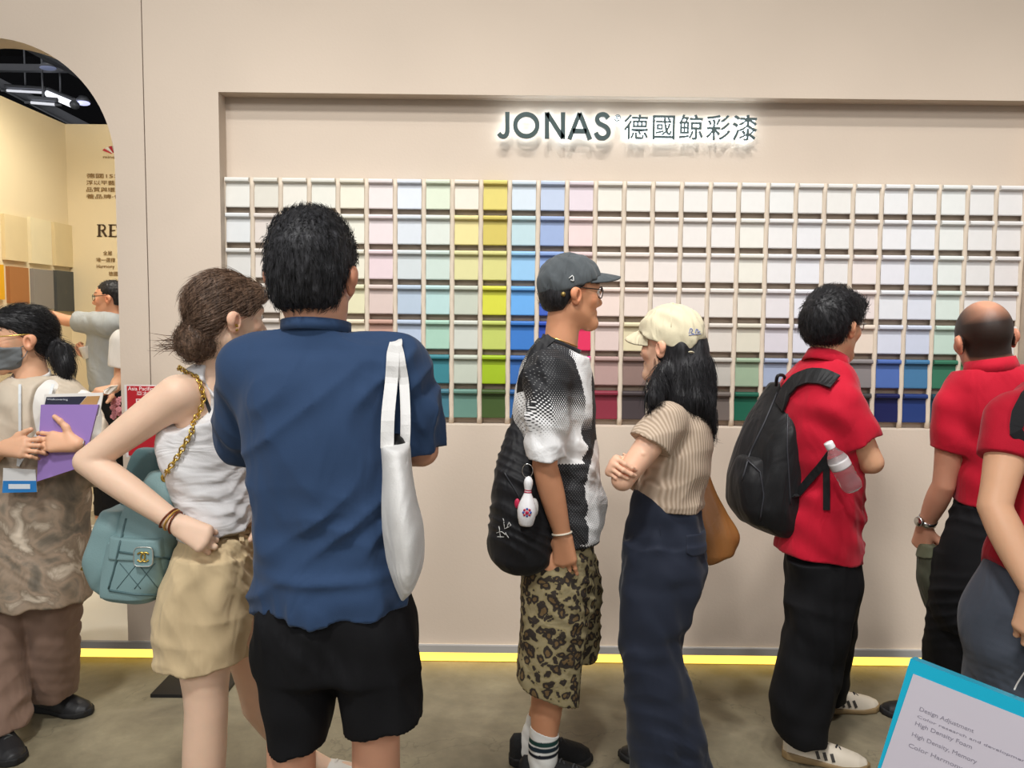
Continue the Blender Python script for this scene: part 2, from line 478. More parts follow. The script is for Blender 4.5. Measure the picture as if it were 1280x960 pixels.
def spline(pts, n=20):
    pts = np.array(pts, float); m = len(pts); s = np.arange(m)
    u = np.linspace(0, m-1, n); out = []
    for t in u:
        i = min(int(t), m-2); f = t-i
        p0 = pts[max(i-1, 0)]; p1 = pts[i]; p2 = pts[i+1]; p3 = pts[min(i+2, m-1)]
        out.append(.5*((2*p1)+(-p0+p2)*f+(2*p0-5*p1+4*p2-p3)*f*f+(-p0+3*p1-3*p2+p3)*f**3))
    return out
# ================================================================== the setting
WY = 3.53; PLAT = .08
def mat_plaster(name, c, n=.05, rough=.7):
    m, nt, b = newmat(name); L = nt.links.new; c = lin(c)
    tc = N(nt, 'ShaderNodeTexCoord')
    a = N(nt, 'ShaderNodeTexNoise', i_Scale=1.7, i_Detail=6.0, i_Distortion=.6); L(tc.outputs['Object'], a.inputs['Vector'])
    mx = N(nt, 'ShaderNodeMix', data_type='RGBA'); L(a.outputs[0], mx.inputs[0])
    mx.inputs[6].default_value = tuple(x*(1-n) for x in c)+(1,); mx.inputs[7].default_value = tuple(x*(1+n) for x in c)+(1,)
    L(mx.outputs[2], b.inputs['Base Color'])
    d = N(nt, 'ShaderNodeTexNoise', i_Scale=90.0, i_Detail=4.0); L(tc.outputs['Object'], d.inputs['Vector'])
    bp = N(nt, 'ShaderNodeBump', i_Strength=.06, i_Distance=.01); L(d.outputs[0], bp.inputs['Height']); L(bp.outputs[0], b.inputs['Normal'])
    b.inputs['Roughness'].default_value = rough; b.inputs['Specular IOR Level'].default_value = .25
    return m
WALL = mat_plaster('beige_plaster', 'c9baaa')
WALL_IN = mat_plaster('cream_plaster', 'e3d2ae', .03)
def struct(name, mb, m, smooth=False): return tag(mb.build(name, m, None, smooth), kind='structure')

# concrete floor
m, nt, b = newmat('polished_concrete'); L = nt.links.new
tc = N(nt, 'ShaderNodeTexCoord')
n1 = N(nt, 'ShaderNodeTexNoise', i_Scale=1.3, i_Detail=9.0, i_Roughness=.62, i_Distortion=.8); L(tc.outputs['Object'], n1.inputs['Vector'])
rp = N(nt, 'ShaderNodeValToRGB'); cr = rp.color_ramp
cr.elements[0].position = .3; cr.elements[0].color = lin('655f4c')+(1,); cr.elements[1].position = .7; cr.elements[1].color = lin('978e74')+(1,)
e = cr.elements.new(.5); e.color = lin('7d745f')+(1,)
L(n1.outputs[0], rp.inputs[0])
n2 = N(nt, 'ShaderNodeTexNoise', i_Scale=14.0, i_Detail=8.0, i_Roughness=.7); L(tc.outputs['Object'], n2.inputs['Vector'])
mp2 = N(nt, 'ShaderNodeMapRange'); mp2.inputs[1].default_value = .3; mp2.inputs[2].default_value = .7; mp2.inputs[3].default_value = .82; mp2.inputs[4].default_value = 1.14; L(n2.outputs[0], mp2.inputs[0])
vm = N(nt, 'ShaderNodeVectorMath', operation='SCALE'); L(rp.outputs[0], vm.inputs[0]); L(mp2.outputs[0], vm.inputs['Scale'])
vo = N(nt, 'ShaderNodeTexVoronoi', feature='DISTANCE_TO_EDGE', i_Scale=.9); nd = N(nt, 'ShaderNodeTexNoise', i_Scale=3.0, i_Detail=6.0); L(tc.outputs['Object'], nd.inputs['Vector'])
va = N(nt, 'ShaderNodeVectorMath', operation='ADD'); L(tc.outputs['Object'], va.inputs[0]); L(nd.outputs['Color'], va.inputs[1]); L(va.outputs[0], vo.inputs['Vector'])
cm = N(nt, 'ShaderNodeMapRange'); cm.inputs[1].default_value = 0; cm.inputs[2].default_value = .006; cm.inputs[3].default_value = .72; cm.inputs[4].default_value = 1; L(vo.outputs[0], cm.inputs[0])
vm2 = N(nt, 'ShaderNodeVectorMath', operation='SCALE'); L(vm.outputs[0], vm2.inputs[0]); L(cm.outputs[0], vm2.inputs['Scale']); L(vm2.outputs[0], b.inputs['Base Color'])
rr = N(nt, 'ShaderNodeMapRange'); rr.inputs[3].default_value = .38; rr.inputs[4].default_value = .62; L(n2.outputs[0], rr.inputs[0]); L(rr.outputs[0], b.inputs['Roughness'])
bp = N(nt, 'ShaderNodeBump', i_Strength=.1, i_Distance=.01); L(n2.outputs[0], bp.inputs['Height']); L(bp.outputs[0], b.inputs['Normal'])
CONCRETE = m
struct('floor', MB().box((-12, -9, -.1), (12, 14, 0)), CONCRETE)
DARK = mat_plain('hall_dark', '0d0e14', .9, 0, .2)
struct('ceiling', MB().box((-12, -9, 5.9), (12, 14, 6.0)), DARK)
struct('wall_hall', MB().box((-12, 13.9, 0), (12, 14, 5.9)), DARK)

# arch panel, main wall, niche
Xe = P(147, 330, WY)[0]; Xs = P(184, 300, WY)[0]; Xn = P(274, 180, WY)[0]; XR = 3.4
ztop = P(0, 47, WY)[2]; zsp = P(140, 205, WY)[2]; ar = ztop-zsp; ZT = 3.9; TH = .14
zn = P(640, 119, WY)[2]; zl = P(640, 532, WY)[2]
Xc = Xe-ar
out = [(Xe-2*ar-1.2, PLAT), (Xe-2*ar-1.2, ZT), (Xs-.0022, ZT), (Xs-.0022, PLAT), (Xe, PLAT), (Xe, zsp)]
out += [(Xc+ar*math.cos(a), zsp+ar*math.sin(a)) for a in np.linspace(0, math.pi, 40)[1:]] + [(Xe-2*ar, PLAT)]
struct('wall_arch', MB().prism([V(x, WY, z) for x, z in out], V(0, TH, 0)), WALL)
ND = .085
wf = MB()
wf.box((Xs+.0022, WY, PLAT), (Xn, WY+TH, ZT)).box((Xn, WY, zn), (XR, WY+TH, ZT)).box((Xn, WY, PLAT), (XR, WY+TH, zl))
wf.box((Xn, WY+ND, zl), (XR, WY+TH, zn)).box((P(1292, 300, WY)[0], WY, zl), (XR, WY+ND, zn))
wf.box((Xs-.02, WY+.03, PLAT), (Xs+.02, WY+TH+.01, ZT))
struct('wall_front', wf, WALL)
# raised booth floor with metal edge and lit skirting
struct('floor_booth', MB().box((-5.2, WY-.012, .05), (XR, 6.6, PLAT)), mat_plain('cream_vinyl', 'e6dcc8', .45, 0, .04, 5))
struct('trim_1', MB().box((-5.2, WY-.03, .052), (XR, WY-.0125, PLAT+.004)), mat_plain('brushed_aluminium', 'aaa8a6', .4, .15, .05, 8, 0, 60, .5, 0, (1, 40, 40)))
led = MB().box((-5.2, WY-.012, .006), (XR, WY+.005, .05)).build('led_skirting', mat_emit('yellow_led', 'ffd45a', 2.0))
tag(led, 'glowing yellow light strip along the foot of the beige wall', 'light strip')
struct('trim_2', MB().box((-5.2, WY+.006, 0), (XR, WY+.06, .0495)), DARK)
# room behind the arch
XW, YB, ZB = -3.575, 6.5, P(88, 155, 6.5)[2]
struct('wall_left', MB().box((XW-.06, WY+TH, PLAT), (XW, YB+.06, ZB)), WALL_IN)
struct('wall_back', MB().box((XW, YB, PLAT), (XR, YB+.06, ZB)), WALL_IN)
def PX(px, py, X):
    d = ray(px, py); return CAMP+d*(X/d[0])
def framed(name, c, lo, hi, label, nz=.06, par=None):
    t = MB().box(lo, hi).build(name, mat_plain(name+'_'+c, c, .7, 0, nz, 6, .1, 40))
    return tag(t, label, 'sample board', 'finish samples on the booth side wall')
for (xa, xb, yt, yb_, c, lab) in ((5, 33, 270, 326, 'dcc89c', 'sand coloured finish board, upper row, nearest the arch edge'), (38, 63, 274, 330, 'e6d9b4', 'palest cream finish board, middle of upper row'), (68, 90, 280, 333, 'd9c69a', 'beige finish board of the upper row beside the room corner'),
                              (-18, 4, 330, 374, 'e2a91c', 'bright yellow finish board at the frame edge'), (11, 35, 334, 379, 'a8703f', 'rust orange finish board in the lower row'), (41, 66, 337, 386, '8d8780', 'mid grey finish board in the lower row'), (70, 92, 339, 389, '4c4d4a', 'charcoal finish board in the lower row')):
    A = PX(xa, (yt+yb_)/2, XW+.02); B = PX(xb, (yt+yb_)/2, XW+.02); xm = (xa+xb)/2
    zt_ = PX(xm, yt, XW+.02)[2]; zb_ = PX(xm, yb_, XW+.02)[2]
    framed('sample_board', c, (XW+.001, A[1], zb_), (XW+.028, B[1], zt_), lab)
# dark hall roof: beams and tube lamps seen over the booth wall
STEEL = mat_plain('grey_steel', '8d9098', .5, .3, .1)
def beam(a, b, w, lab):
    mb = MB(); a = V(*a); b = V(*b); t = unit(b-a); s = unit(np.cross(t, V(0, 0, 1)))*w; u = unit(np.cross(s, t))*w
    mb.obox((a+b)/2, (b-a)/2, s, u*.15).obox((a+b)/2+u, (b-a)/2, s*.15, u); 
    tag(mb.build('roof_beam', STEEL), lab, 'beam', 'hall roof beams')
beam(P(-120, 87, 11), P(150, 90, 11), .045, 'level grey steel beam across the dark hall roof')
beam(P(-30, 26, 9), P(160, 128, 11), .05, 'slanting grey steel beam crossing the level beam in dark roof')
beam(P(-60, 80, 12.5), P(120, 172, 12.5), .07, 'lowest slanting grey beam just above the booth wall')
def tube_lamp(a, b, lab, r_=.05, gl=1.6):
    r = empty('tube_lamp', (np.array(a)+np.array(b))/2, lab, 'lamp', 'tube lamps under the hall roof')
    a = V(*a); b = V(*b); t = unit(b-a)
    MB().tube([a, b], r_, 10).build('tube', mat_emit('tube_glow', 'f4f6ff', gl), r, True)
    MB().tube([a-t*.05, a+t*.03], r_*1.1, 10).build('end_cap', STEEL, r, True)
    MB().tube([b-t*.03, b+t*.05], r_*1.1, 10).build('end_cap', STEEL, r, True)
    MB().tube([(a+b)/2+V(0, 0, .08), V((a+b)[0]/2, (a+b)[1]/2, 5.9)], .012, 6).build('hanger', STEEL, r)
    MB().tube([a+V(0, 0, .06), b+V(0, 0, .06)], .03, 6).build('housing', STEEL, r)
tube_lamp(P(60, 117, 11.6), P(93, 131, 10.8), 'bright white tube lamp hanging under dark roof')
tube_lamp(P(6, 113, 11.8), P(58, 116, 11.8), 'thin dim tube lamp left of the bright one', .018, .7)
tube_lamp(P(36, 128, 10.6), P(72, 131, 10.6), 'lower dim tube lamp beside the booth wall top', .018, .7)
sp_ = empty('hall_floodlight', P(104, 128, 11), 'small violet tinted floodlight beside bright tube lamp', 'lamp')
MB().sphere(P(104, 129, 11), (.09, .07, .03), 8).build('lens', mat_emit('flood_glow', 'cfd2ff', 1.2), sp_, True)
MB().lathe(P(104, 127, 11), V(0, 0, 1), [(.10, 0), (.07, .04), (.05, .07)], 14).build('housing', STEEL, sp_, True)
sp2 = empty('hall_floodlight', P(60, 84, 10), 'dim round floodlight hanging above the level beam', 'lamp')
MB().sphere(P(60, 85, 10), (.10, .07, .025), 8).build('lens', mat_emit('flood_glow_dim', '8088a8', .5), sp2, True)
MB().lathe(P(60, 84, 10), V(0, 0, 1), [(.10, 0), (.06, .05), (.05, .10)], 14).build('housing', STEEL, sp2, True)

# ------------------------------------------------------------------ lettering
def text_geo(s, offset=0.0, res=6):
    c = bpy.data.curves.new('t', 'FONT'); c.body = s; c.size = 1; c.offset = offset; c.resolution_u = res
    o = bpy.data.objects.new('t', c); COL.objects.link(o)
    dg = bpy.context.evaluated_depsgraph_get(); dg.update()
    me = bpy.data.meshes.new_from_object(o.evaluated_get(dg))
    bpy.data.objects.remove(o, do_unlink=True); bpy.data.curves.remove(c)
    return me
def text_obj(name, s, o, ex, ez, fw, fh, mat, parent, thick=.002, offset=0.0):
    """lay out text in the rectangle at corner o (lower left) with unit axes ex, ez and size fw x fh (0 keeps the aspect)"""
    me = text_geo(s, offset)
    bm = bmesh.new(); bm.from_mesh(me)
    xs = [v.co.x for v in bm.verts]; ys = [v.co.y for v in bm.verts]
    if not xs: bm.free(); return None
    x0, x1, y0, y1 = min(xs), max(xs), min(ys), max(ys)
    sy = fh/(y1-y0); sx = fw/(x1-x0) if fw else sy
    ex = unit(ex); ez = unit(ez); n = np.cross(ex, ez)   # towards the viewer
    for v in bm.verts:
        p = np.asarray(o)+ex*(v.co.x-x0)*sx+ez*(v.co.y-y0)*sy; v.co = p
    r = bmesh.ops.extrude_face_region(bm, geom=bm.faces[:])
    for g in r['geom']:
        if isinstance(g, bmesh.types.BMVert): g.co += Vector(n*thick)
    bmesh.ops.recalc_face_normals(bm, faces=bm.faces[:])
    bm.verts.index_update()
    vs = [tuple(v.co) for v in bm.verts]; fs = [tuple(v.index for v in f.verts) for f in bm.faces]; bm.free()
    return mesh_obj(name, vs, fs, mat, parent, False)
# illuminated brand sign in the niche
YS = WY+ND
INK = mat_plain('dark_green_metal', '3a4a4a', .4, .2, .06)
HALO = mat_emit('letter_backlight', 'eaf6ff', 8.0)
sign = empty('wall_sign', P(780, 178, YS), 'backlit dark metal shop sign with Latin and Chinese letters above swatches', 'sign')
YL = YS-.045
def px2(x, y, Y=YL): return P(x, y, Y)
def strokes(lines, w, Y, t, k=1.0):
    mb = MB()
    for pts, closed in lines:
        q = [px2(x, y, Y) for x, y in pts]
        mb.ribbon(q, [V(0, -1, 0)]*len(q), w*k, t, closed)
    return mb
def arc(cx, cy, rx, ry, a0, a1, n=18):
    return [(cx+rx*math.cos(math.radians(a)), cy+ry*math.sin(math.radians(a))) for a in np.linspace(a0, a1, n)]
pxm = YL/FPX*1.005
LET = [
    ([([(634.2, 141)] + [(634.2, y) for y in (150, 160)] + arc(629, 164, 5.2, 7.4, 0, 90, 8) + [(626, 170.5), (623.5, 167.5)], False)]),
    ([(arc(657.8, 157.4, 13.8, 13.6, 0, 350, 36), True)]),
    ([([(683.6, 173.8), (683.6, 141.5)], False), ([(683.6, 142.5), (703.6, 173)], False), ([(703.6, 174), (703.6, 141.5)], False)]),
    ([([(711.5, 174.6), (724.2, 142.5)], False), ([(724.2, 142.5), (737.3, 175)], False), ([(715.5, 164.5), (733, 164.8)], False)]),
    ([([(760, 148.5), (756.5, 144.8), (752, 144), (747.5, 146), (746, 150), (748, 154.5), (752.5, 157.2), (757.5, 160), (760.3, 164.8), (759.6, 169.6), (755.5, 173), (750.5, 173.2), (746.5, 170.8), (744.2, 166.6)], False)]),
]
for k, ln in enumerate(LET):
    if k == 4: ln = [(list(map(tuple, spline([(a, b, 0) for a, b in ln[0][0]], 40))), False)]; ln = [([(a, b) for a, b, c in ln[0][0]], False)]
    strokes(ln, 5.3*pxm, YL, .016).build('letter', INK, sign)
    strokes(ln, 5.3*pxm, YL+.024, .006, .7).build('backlight', HALO, sign)
CH = [('德', 779.5, 809, 144, 174.5), ('國', 815, 842.5, 145, 174.5), ('鲸', 847.5, 877.5, 144, 175), ('彩', 882, 911.5, 144.5, 175.5), ('漆', 914.5, 945, 144.5, 176), ('®', 767.5, 775.5, 144, 152)]
for s, xa, xb, yt, yb_ in CH:
    o = px2(xa, yb_); w = px2(xb, yb_)[0]-o[0]; h = px2(xa, yt)[2]-o[2]
    text_obj('letter', s, o, V(1, 0, 0), V(0, 0, 1), w, h, INK, sign, .014, .004 if s != '®' else 0)
    text_obj('backlight', s, o+V(0, .026, 0), V(1, 0, 0), V(0, 0, 1), w, h, HALO, sign, .005, 0)
# lettering on the booth's rear wall
BROWN = mat_plain('brown_print', '4a3826', .7)
poster = empty('wall_lettering', P(125, 380, YB-.002), 'dark brown lettering with red fan emblem on cream booth wall', 'lettering')
YT = YB-.004
def wall_text(s, xa, yb_, h_px, w_px=0, m=BROWN):
    o = P(xa, yb_, YT); s_ = YT/FPX
    text_obj('print', s, o, V(1, 0, 0), V(0, 0, 1), w_px*s_, h_px*s_, m, poster, .002)
def serif(lines):
    s_ = YT/FPX
    for pts, w in lines:
        q = [P(x, y, YT) for x, y in pts]; MB().ribbon(q, [V(0, -1, 0)]*len(q), w*s_, .002).build('print', BROWN, poster)
serif([([(124.2, 280.5), (124.2, 295.5)], 3), ([(121.3, 281), (129, 281)], 1.1), ([(121.3, 295.3), (127.4, 295.3)], 1.1), ([(128.5, 281.2), (130.6, 282.4), (131.4, 284.6), (130.6, 287), (128.5, 288)], 2.2), ([(124, 288), (129, 288)], 1.1), ([(128, 288), (132.4, 295.2)], 2.6), ([(131, 295.3), (134.2, 295.3)], 1.1),
       ([(138.4, 280.8), (138.4, 295.8)], 3), ([(135.6, 281), (146, 281.2)], 1.2), ([(135.6, 295.5), (146.5, 295.6)], 1.2), ([(138, 288), (144, 288)], 1.2), ([(146, 280.8), (146, 284.5)], 1.2), ([(146.4, 296), (146.8, 291.5)], 1.2)])
TAN = mat_plain('tan_print', '8a6a3c', .7)
for i, s in enumerate(('德國15年', '浮以平藝康', '品質與環境', '養品牌·色')): wall_text(s, 108, 222.5+i*8.6, 5.6, 44, TAN)
for i, (s, x) in enumerate((('全屋', 129), ('唯一選擇', 121), ('Harmony', 121), ('德國', 136))): wall_text(s, x, 319+i*8.6, 5.4, 0, TAN)
for i in range(7):
    a0 = math.radians(150-i*18); a1 = math.radians(150-i*18-14)
    c = P(143, 194, YT); s_ = YT/FPX
    q = [c+V(math.cos(a0)*5, 0, math.sin(a0)*4)*s_*.8, c+V(math.cos(a0)*21, 0, math.sin(a0)*14)*s_*.8, c+V(math.cos(a1)*21, 0, math.sin(a1)*14)*s_*.8, c+V(math.cos(a1)*5, 0, math.sin(a1)*4)*s_*.8]
    MB().prism(q, V(0, -.002, 0)).build('emblem', mat_plain('emblem_%d' % i, ['c63a4a', 'e7e0dc', 'b02a3c', '3a3034', 'd24a5a', 'efe6e0', 'a02434'][i], .7), poster)
wall_text('mineral', 129, 198, 3.4, 22, TAN)

# ------------------------------------------------------------------ swatch rack
YR = WY+ND-.02
lipY = WY+ND-.045
xs1 = P(313.4, 228, lipY)[0]; xs27 = P(1249, 236, lipY)[0]; pitch = (xs27-xs1)/26
z0r = P(520, 223.5, lipY)[2]; zbr = P(520, 528, lipY)[2]; rp_ = (z0r-zbr)/7.0*1.003
rack = empty('paint_swatch_rack', (xs1+13*pitch, WY+ND-.001, zl), 'wall rack of paint colour swatches in seven rows and twenty-eight columns', 'swatch rack')
m, nt, b = newmat('painted_swatch'); L = nt.links.new
oi = N(nt, 'ShaderNodeObjectInfo'); tc = N(nt, 'ShaderNodeTexCoord'); n1 = N(nt, 'ShaderNodeTexNoise', i_Scale=40.0, i_Detail=4.0); L(tc.outputs['Object'], n1.inputs['Vector'])
mr = N(nt, 'ShaderNodeMapRange'); mr.inputs[3].default_value = .74; mr.inputs[4].default_value = .79; L(n1.outputs[0], mr.inputs[0])
sc = N(nt, 'ShaderNodeVectorMath', operation='SCALE'); L(oi.outputs['Color'], sc.inputs[0]); L(mr.outputs[0], sc.inputs['Scale']); L(sc.outputs[0], b.inputs['Base Color'])
b.inputs['Roughness'].default_value = .55; b.inputs['Specular IOR Level'].default_value = .3
SW = m
TW = pitch-.0215; TH_ = rp_-.0255
prof = [(0, 0), (-.020, 0), (-.0265, -.0025), (-.029, -.008), (-.0285, -.016), (-.025, -.0195), (-.013, -.022), (-.0105, -.026), (-.0165, -TH_+.004), (-.015, -TH_), (0, -TH_)]
tv = [(sx*TW/2, y, z) for sx in (-1, 1) for y, z in prof]; n = len(prof)
tf = [tuple(range(n)), tuple(range(2*n-1, n-1, -1))] + [(i, n+i, n+(i+1) % n, (i+1) % n) for i in range(n)]
tme = bpy.data.meshes.new('swatch'); tme.from_pydata(tv, [], tf); tme.materials.append(SW); tme.update()
bm = bmesh.new(); bm.from_mesh(tme); bmesh.ops.recalc_face_normals(bm, faces=bm.faces[:]); bm.to_mesh(tme); bm.free()
W = 'f3efe7'
def grid():
    g = [[W]*28 for _ in range(7)]
    R = [
     'eeede6 e6e2d6 efebe0 ecebe0 f2ecda f0e6e4 e6ecf6 e3ecd6 f6ecdd e8d87a dde9f3 c6d3ea e9dce3 f1ede2 f3efe6 f3efe8 f1eee9 f2eee9 f2f0ec f1f1ee f2f0ec f1efea f2f1ef f0f0f0 f0f0ee f0f2ef f0efed f1efee',
     'e6e9ea e6dcd4 e8e4dc e8e2da eeebdc ecdfe0 dde3ea e1e7de f0e2a0 d8c664 c3dde3 a0b4dc f0dad8 f2e9df f2ebe2 f3ece6 f0ebe6 f0ece8 f1efe6 f0eeec eeeef0 efedea f0ecea eeeef0 ecedf0 eef0ec eeecea efecea',
     'e1e0dc e8dfd6 e6dfd6 e4ded4 eae6d3 e8d4d8 d3dbdd cfdfd6 e2dda4 dcd88a 9acbf0 8fabe0 e8d0d0 eee5dc f0e4da efe6e0 ede6e0 ede7e2 efece0 eceaea ebebef ebe8e6 efe6e3 e8e8ee e2e5ee e9eeea eae8e6 ebe6e4',
     'dcdcd8 e0d8ce e2dad0 ded6c8 e5e0bc dcc8c0 b9c9da bcdcda c9cfbf dadb44 6cb0f0 3f62c4 ecd0d0 f0dcd2 ecdcd2 ebe0d8 eae0d8 e9e2da ebe6da e6e2e4 e8e8ee e4e2e0 ece0dc e6e8ec dfe3ee dce8e0 ece8e4 e9e4e2',
     'd6dad8 dcd2c8 dcd2c4 d8cfc0 e9dcc0 c49c8c b9c7dc acd2bf d2d6cb c4d06a 3a7ccc 2a50b8 e6305f e2cdc6 e5d9b4 e2d4cc e0d6cc ded6cc dfdac8 dad5dc dcdce6 dcdad6 e8d8c8 d8dcea cfd6e8 c6dccf dee0da e0dcd8',
     'c0c8c6 c8b8ac c4b4a4 c0b49c d8c8a0 b88878 6676a2 38848f c8cfc0 a5c21e 376eb8 2850a8 df4496 b99a94 8f766e 9c8880 8a8684 c2bdb4 9db397 a3afc8 9aa4b8 8c8c90 8a8484 506fb4 477ca6 36755a 6a9a6c 8aa890',
     '8c9490 988880 907c6c 8c7e64 a08c5c 80584c 3c5868 437a8a 6a9386 435a2a 2a62a0 20408c a02858 8a2c3e 463c3e 5e5856 4c4846 726862 165f49 566260 4a5460 48484c 424040 121a52 203a78 124458 2c5c40 44644c']
    return [r.split() for r in R]
GR = grid()
for r in range(7):
    for c in range(28):
        o = bpy.data.objects.new('swatch', tme); COL.objects.link(o); o.parent = rack
        x = xs1+(c-.5)*pitch; z = z0r-r*rp_
        o.location = Vector((x, WY+ND-.016, z))-Vector(rack.location)
        o.color = lin(GR[r][c])+(1,)
DIV = mat_plain('greige_divider', 'c9bba9', .6, 0, .08, 30)
dv = MB(); wv = 28
dme = None
for c in range(29):
    x = xs1+(c-1)*pitch
    if dme is None:
        q = []; zt_ = z0r+.002; zb_ = zl
        for i in range(wv+1):
            u = i/wv; q.append(V(x+.0012*math.sin(i*1.7), WY+ND-.026, zt_+(zb_-zt_)*u))
        o = MB().tube(q, .0078, 8, r2=1.5).build('divider', DIV, rack, True); dme = o.data; x00 = x
    else:
        o = bpy.data.objects.new('divider', dme); COL.objects.link(o); o.parent = rack; o.location = (x-x00, 0, 0)
MB().box((xs1-pitch, WY+ND-.002, zl), (xs1+27*pitch, WY+ND+.001, z0r)).build('backing', mat_plain('rack_backing', 'ab9a89', .8), rack)

# floor-standing red notice
NOT = mat_plain('red_card', 'b3202c', .5, 0, .05)
A = G(188, 872); 
ns = empty('notice_stand', (A[0]+.13, A[1]+.14, 0), 'floor stand with red notice card and black base by the wall end', 'sign stand')
MB().box((A[0], A[1], 0), (A[0]+.30, A[1]+.27, .014)).build('base', BLACKP, ns)
MB().tube([(A[0]+.15, A[1]+.17, .014), (A[0]+.15, A[1]+.17, 1.16)], .011, 10).build('pole', SILVER, ns, True)
c0 = P(156, 481, A[1]+.14); c1 = P(232, 483, A[1]+.14)
nz0 = c0[2]-.30
MB().box((c0[0], A[1]+.135, nz0), (c1[0], A[1]+.15, c0[2])).build('frame', mat_plain('clear_white_acrylic', 'd8d4d2', .2), ns)
MB().box((c0[0]+.012, A[1]+.131, nz0+.008), (c1[0]-.004, A[1]+.1345, c0[2]-.004)).build('card', NOT, ns)
WPR = mat_plain('white_print', 'f3e6e4', .6)
def nt_text(s, x, y, h, w=0):
    text_obj('print', s, P(x, y, A[1]+.131), V(1, 0, 0), V(0, 0, 1), w*.00318, h*.00318, WPR, ns, .001)
nt_text('Asia Pacific', 160, 488, 5, 32); nt_text('亞太區', 171, 494, 5, 22); nt_text('展', 169, 510, 12, 12); nt_text('會', 184, 510, 12, 12)
# ================================================================== people
def frame(theta, pitch=0, roll=0):
    """columns: left, forward, up. theta: 0 faces right, 90 faces the wall, 180 left, 270 the camera; pitch > 0 looks down, roll > 0 tips to the left"""
    t = math.radians(theta); F = V(math.cos(t), math.sin(t), 0); Lf = V(-math.sin(t), math.cos(t), 0); U = V(0, 0, 1)
    p = math.radians(pitch); F, U = F*math.cos(p)-U*math.sin(p), U*math.cos(p)+F*math.sin(p)
    r = math.radians(roll); Lf, U = Lf*math.cos(r)-U*math.sin(r), U*math.cos(r)+Lf*math.sin(r)
    return np.stack([Lf, F, U], 1)
class Head:
    def __init__(s, c, theta, pitch=0, roll=0, k=1.0, female=False):
        s.c = np.asarray(c, float); s.M = frame(theta, pitch, roll); s.k = k; s.fem = female
    def w(s, x, y, z): return s.c+s.M @ (V(x, y, z)*s.k)
    def loc(s, Q): return ((Q-s.c) @ s.M)/s.k
    def E(s, x, y, z, rx, ry, rz): return ell(s.w(x, y, z), V(rx, ry, rz)*s.k, s.M)
    def C(s, a, b, ra, rb): return rc(s.w(*a), s.w(*b), ra*s.k, rb*s.k)
    def sdf(s):
        k = s.k; j = .92 if s.fem else 1.0
        f = su([s.E(0, -.012, .03, .074, .094, .088), s.E(0, .03, .0, .064, .062, .085)], .03*k)
        f = su([f, s.E(0, .035, -.055, .052*j, .05, .055), s.C((-.045*j, .0, -.055), (-.012, .072, -.1), .02, .017), s.C((.045*j, .0, -.055), (.012, .072, -.1), .02, .017), s.C((-.01, .078, -.1), (.01, .078, -.1), .019, .019)], .028*k)
        f = su([f, s.C((-.034, .078, .028), (.034, .078, .028), .013, .013), s.C((-.045, .062, -.02), (-.036, .07, -.03), .02, .016), s.C((.045, .062, -.02), (.036, .07, -.03), .02, .016)], .02*k)
        for sx in (-1, 1): f = sub(f, s.E(sx*.031, .099, .008, .018, .014, .011), .014*k)
        f = su([f, s.C((0, .086, .015), (0, .108, -.028), .007, .0115), s.C((-.009, .096, -.034), (.009, .096, -.034), .0095, .0095)], .012*k)
        f = su([f, s.C((-.019, .084, -.0605), (.019, .084, -.0605), .0068, .0068), s.C((-.015, .083, -.0715), (.015, .083, -.0715), .0078, .0078), s.E(0, .083, -.066, .03, .012, .02)], .007*k)
        for sx in (-1, 1):
            e = su([s.E(sx*.079, -.01, -.010, .010, .019, .031), s.E(sx*.087, -.018, -.002, .009, .017, .021)], .006*k)
            e = sub(e, s.E(sx*.088, -.006, -.008, .008, .009, .015), .006*k)
            f = su([f, e], .006*k)
        return f
    def skin_col(s, base, brow=True, lip=True, stub=None, browc='1c1614'):
        base = V(*lin(base))
        def col(Q):
            q = s.loc(Q); c = np.tile(base, (len(Q), 1)); near = (np.abs(q) < .16).all(1)
            ear = near & (np.abs(q[:, 0]) > .072); c[ear] *= V(1.03, .88, .84)
            if lip:
                m = near & (q[:, 1] > .076) & (np.abs(q[:, 0]) < .024) & (q[:, 2] < -.055) & (q[:, 2] > -.079); c[m] *= V(.86, .6, .58)
            ch = near & (q[:, 1] > .05) & (np.abs(q[:, 2]+.03) < .03) & (np.abs(q[:, 0]) > .025); c[ch] *= V(1.02, .93, .9)
            if brow:
                ax = np.abs(q[:, 0]); zc = .033+.006*np.sin((ax-.014)/.04*2.4)
                m = near & (q[:, 1] > .055) & (ax > .012) & (ax < .054) & (np.abs(q[:, 2]-zc) < .0048); c[m] = c[m]*.25+V(*lin(browc))*.75
            if stub is not None:
                t = stub(q)[:, None]*near[:, None]; c = c*(1-t)+V(*lin('0e0c0b'))*t
            return c
        return col
    def eyes(s, parent):
        for sx in (-1, 1):
            c = s.w(sx*.031, .0795, .009)
            MB().sphere(c, .0122*s.k, 10).build('eye', EYEW, parent, True)
            MB().sphere(c+s.M @ V(0, .0092, 0)*s.k, .0056*s.k, 8).build('iris', BLACKP, parent, True)
EYEW = mat_plain('eye_white', 'e4dcd4', .25, 0, .02)

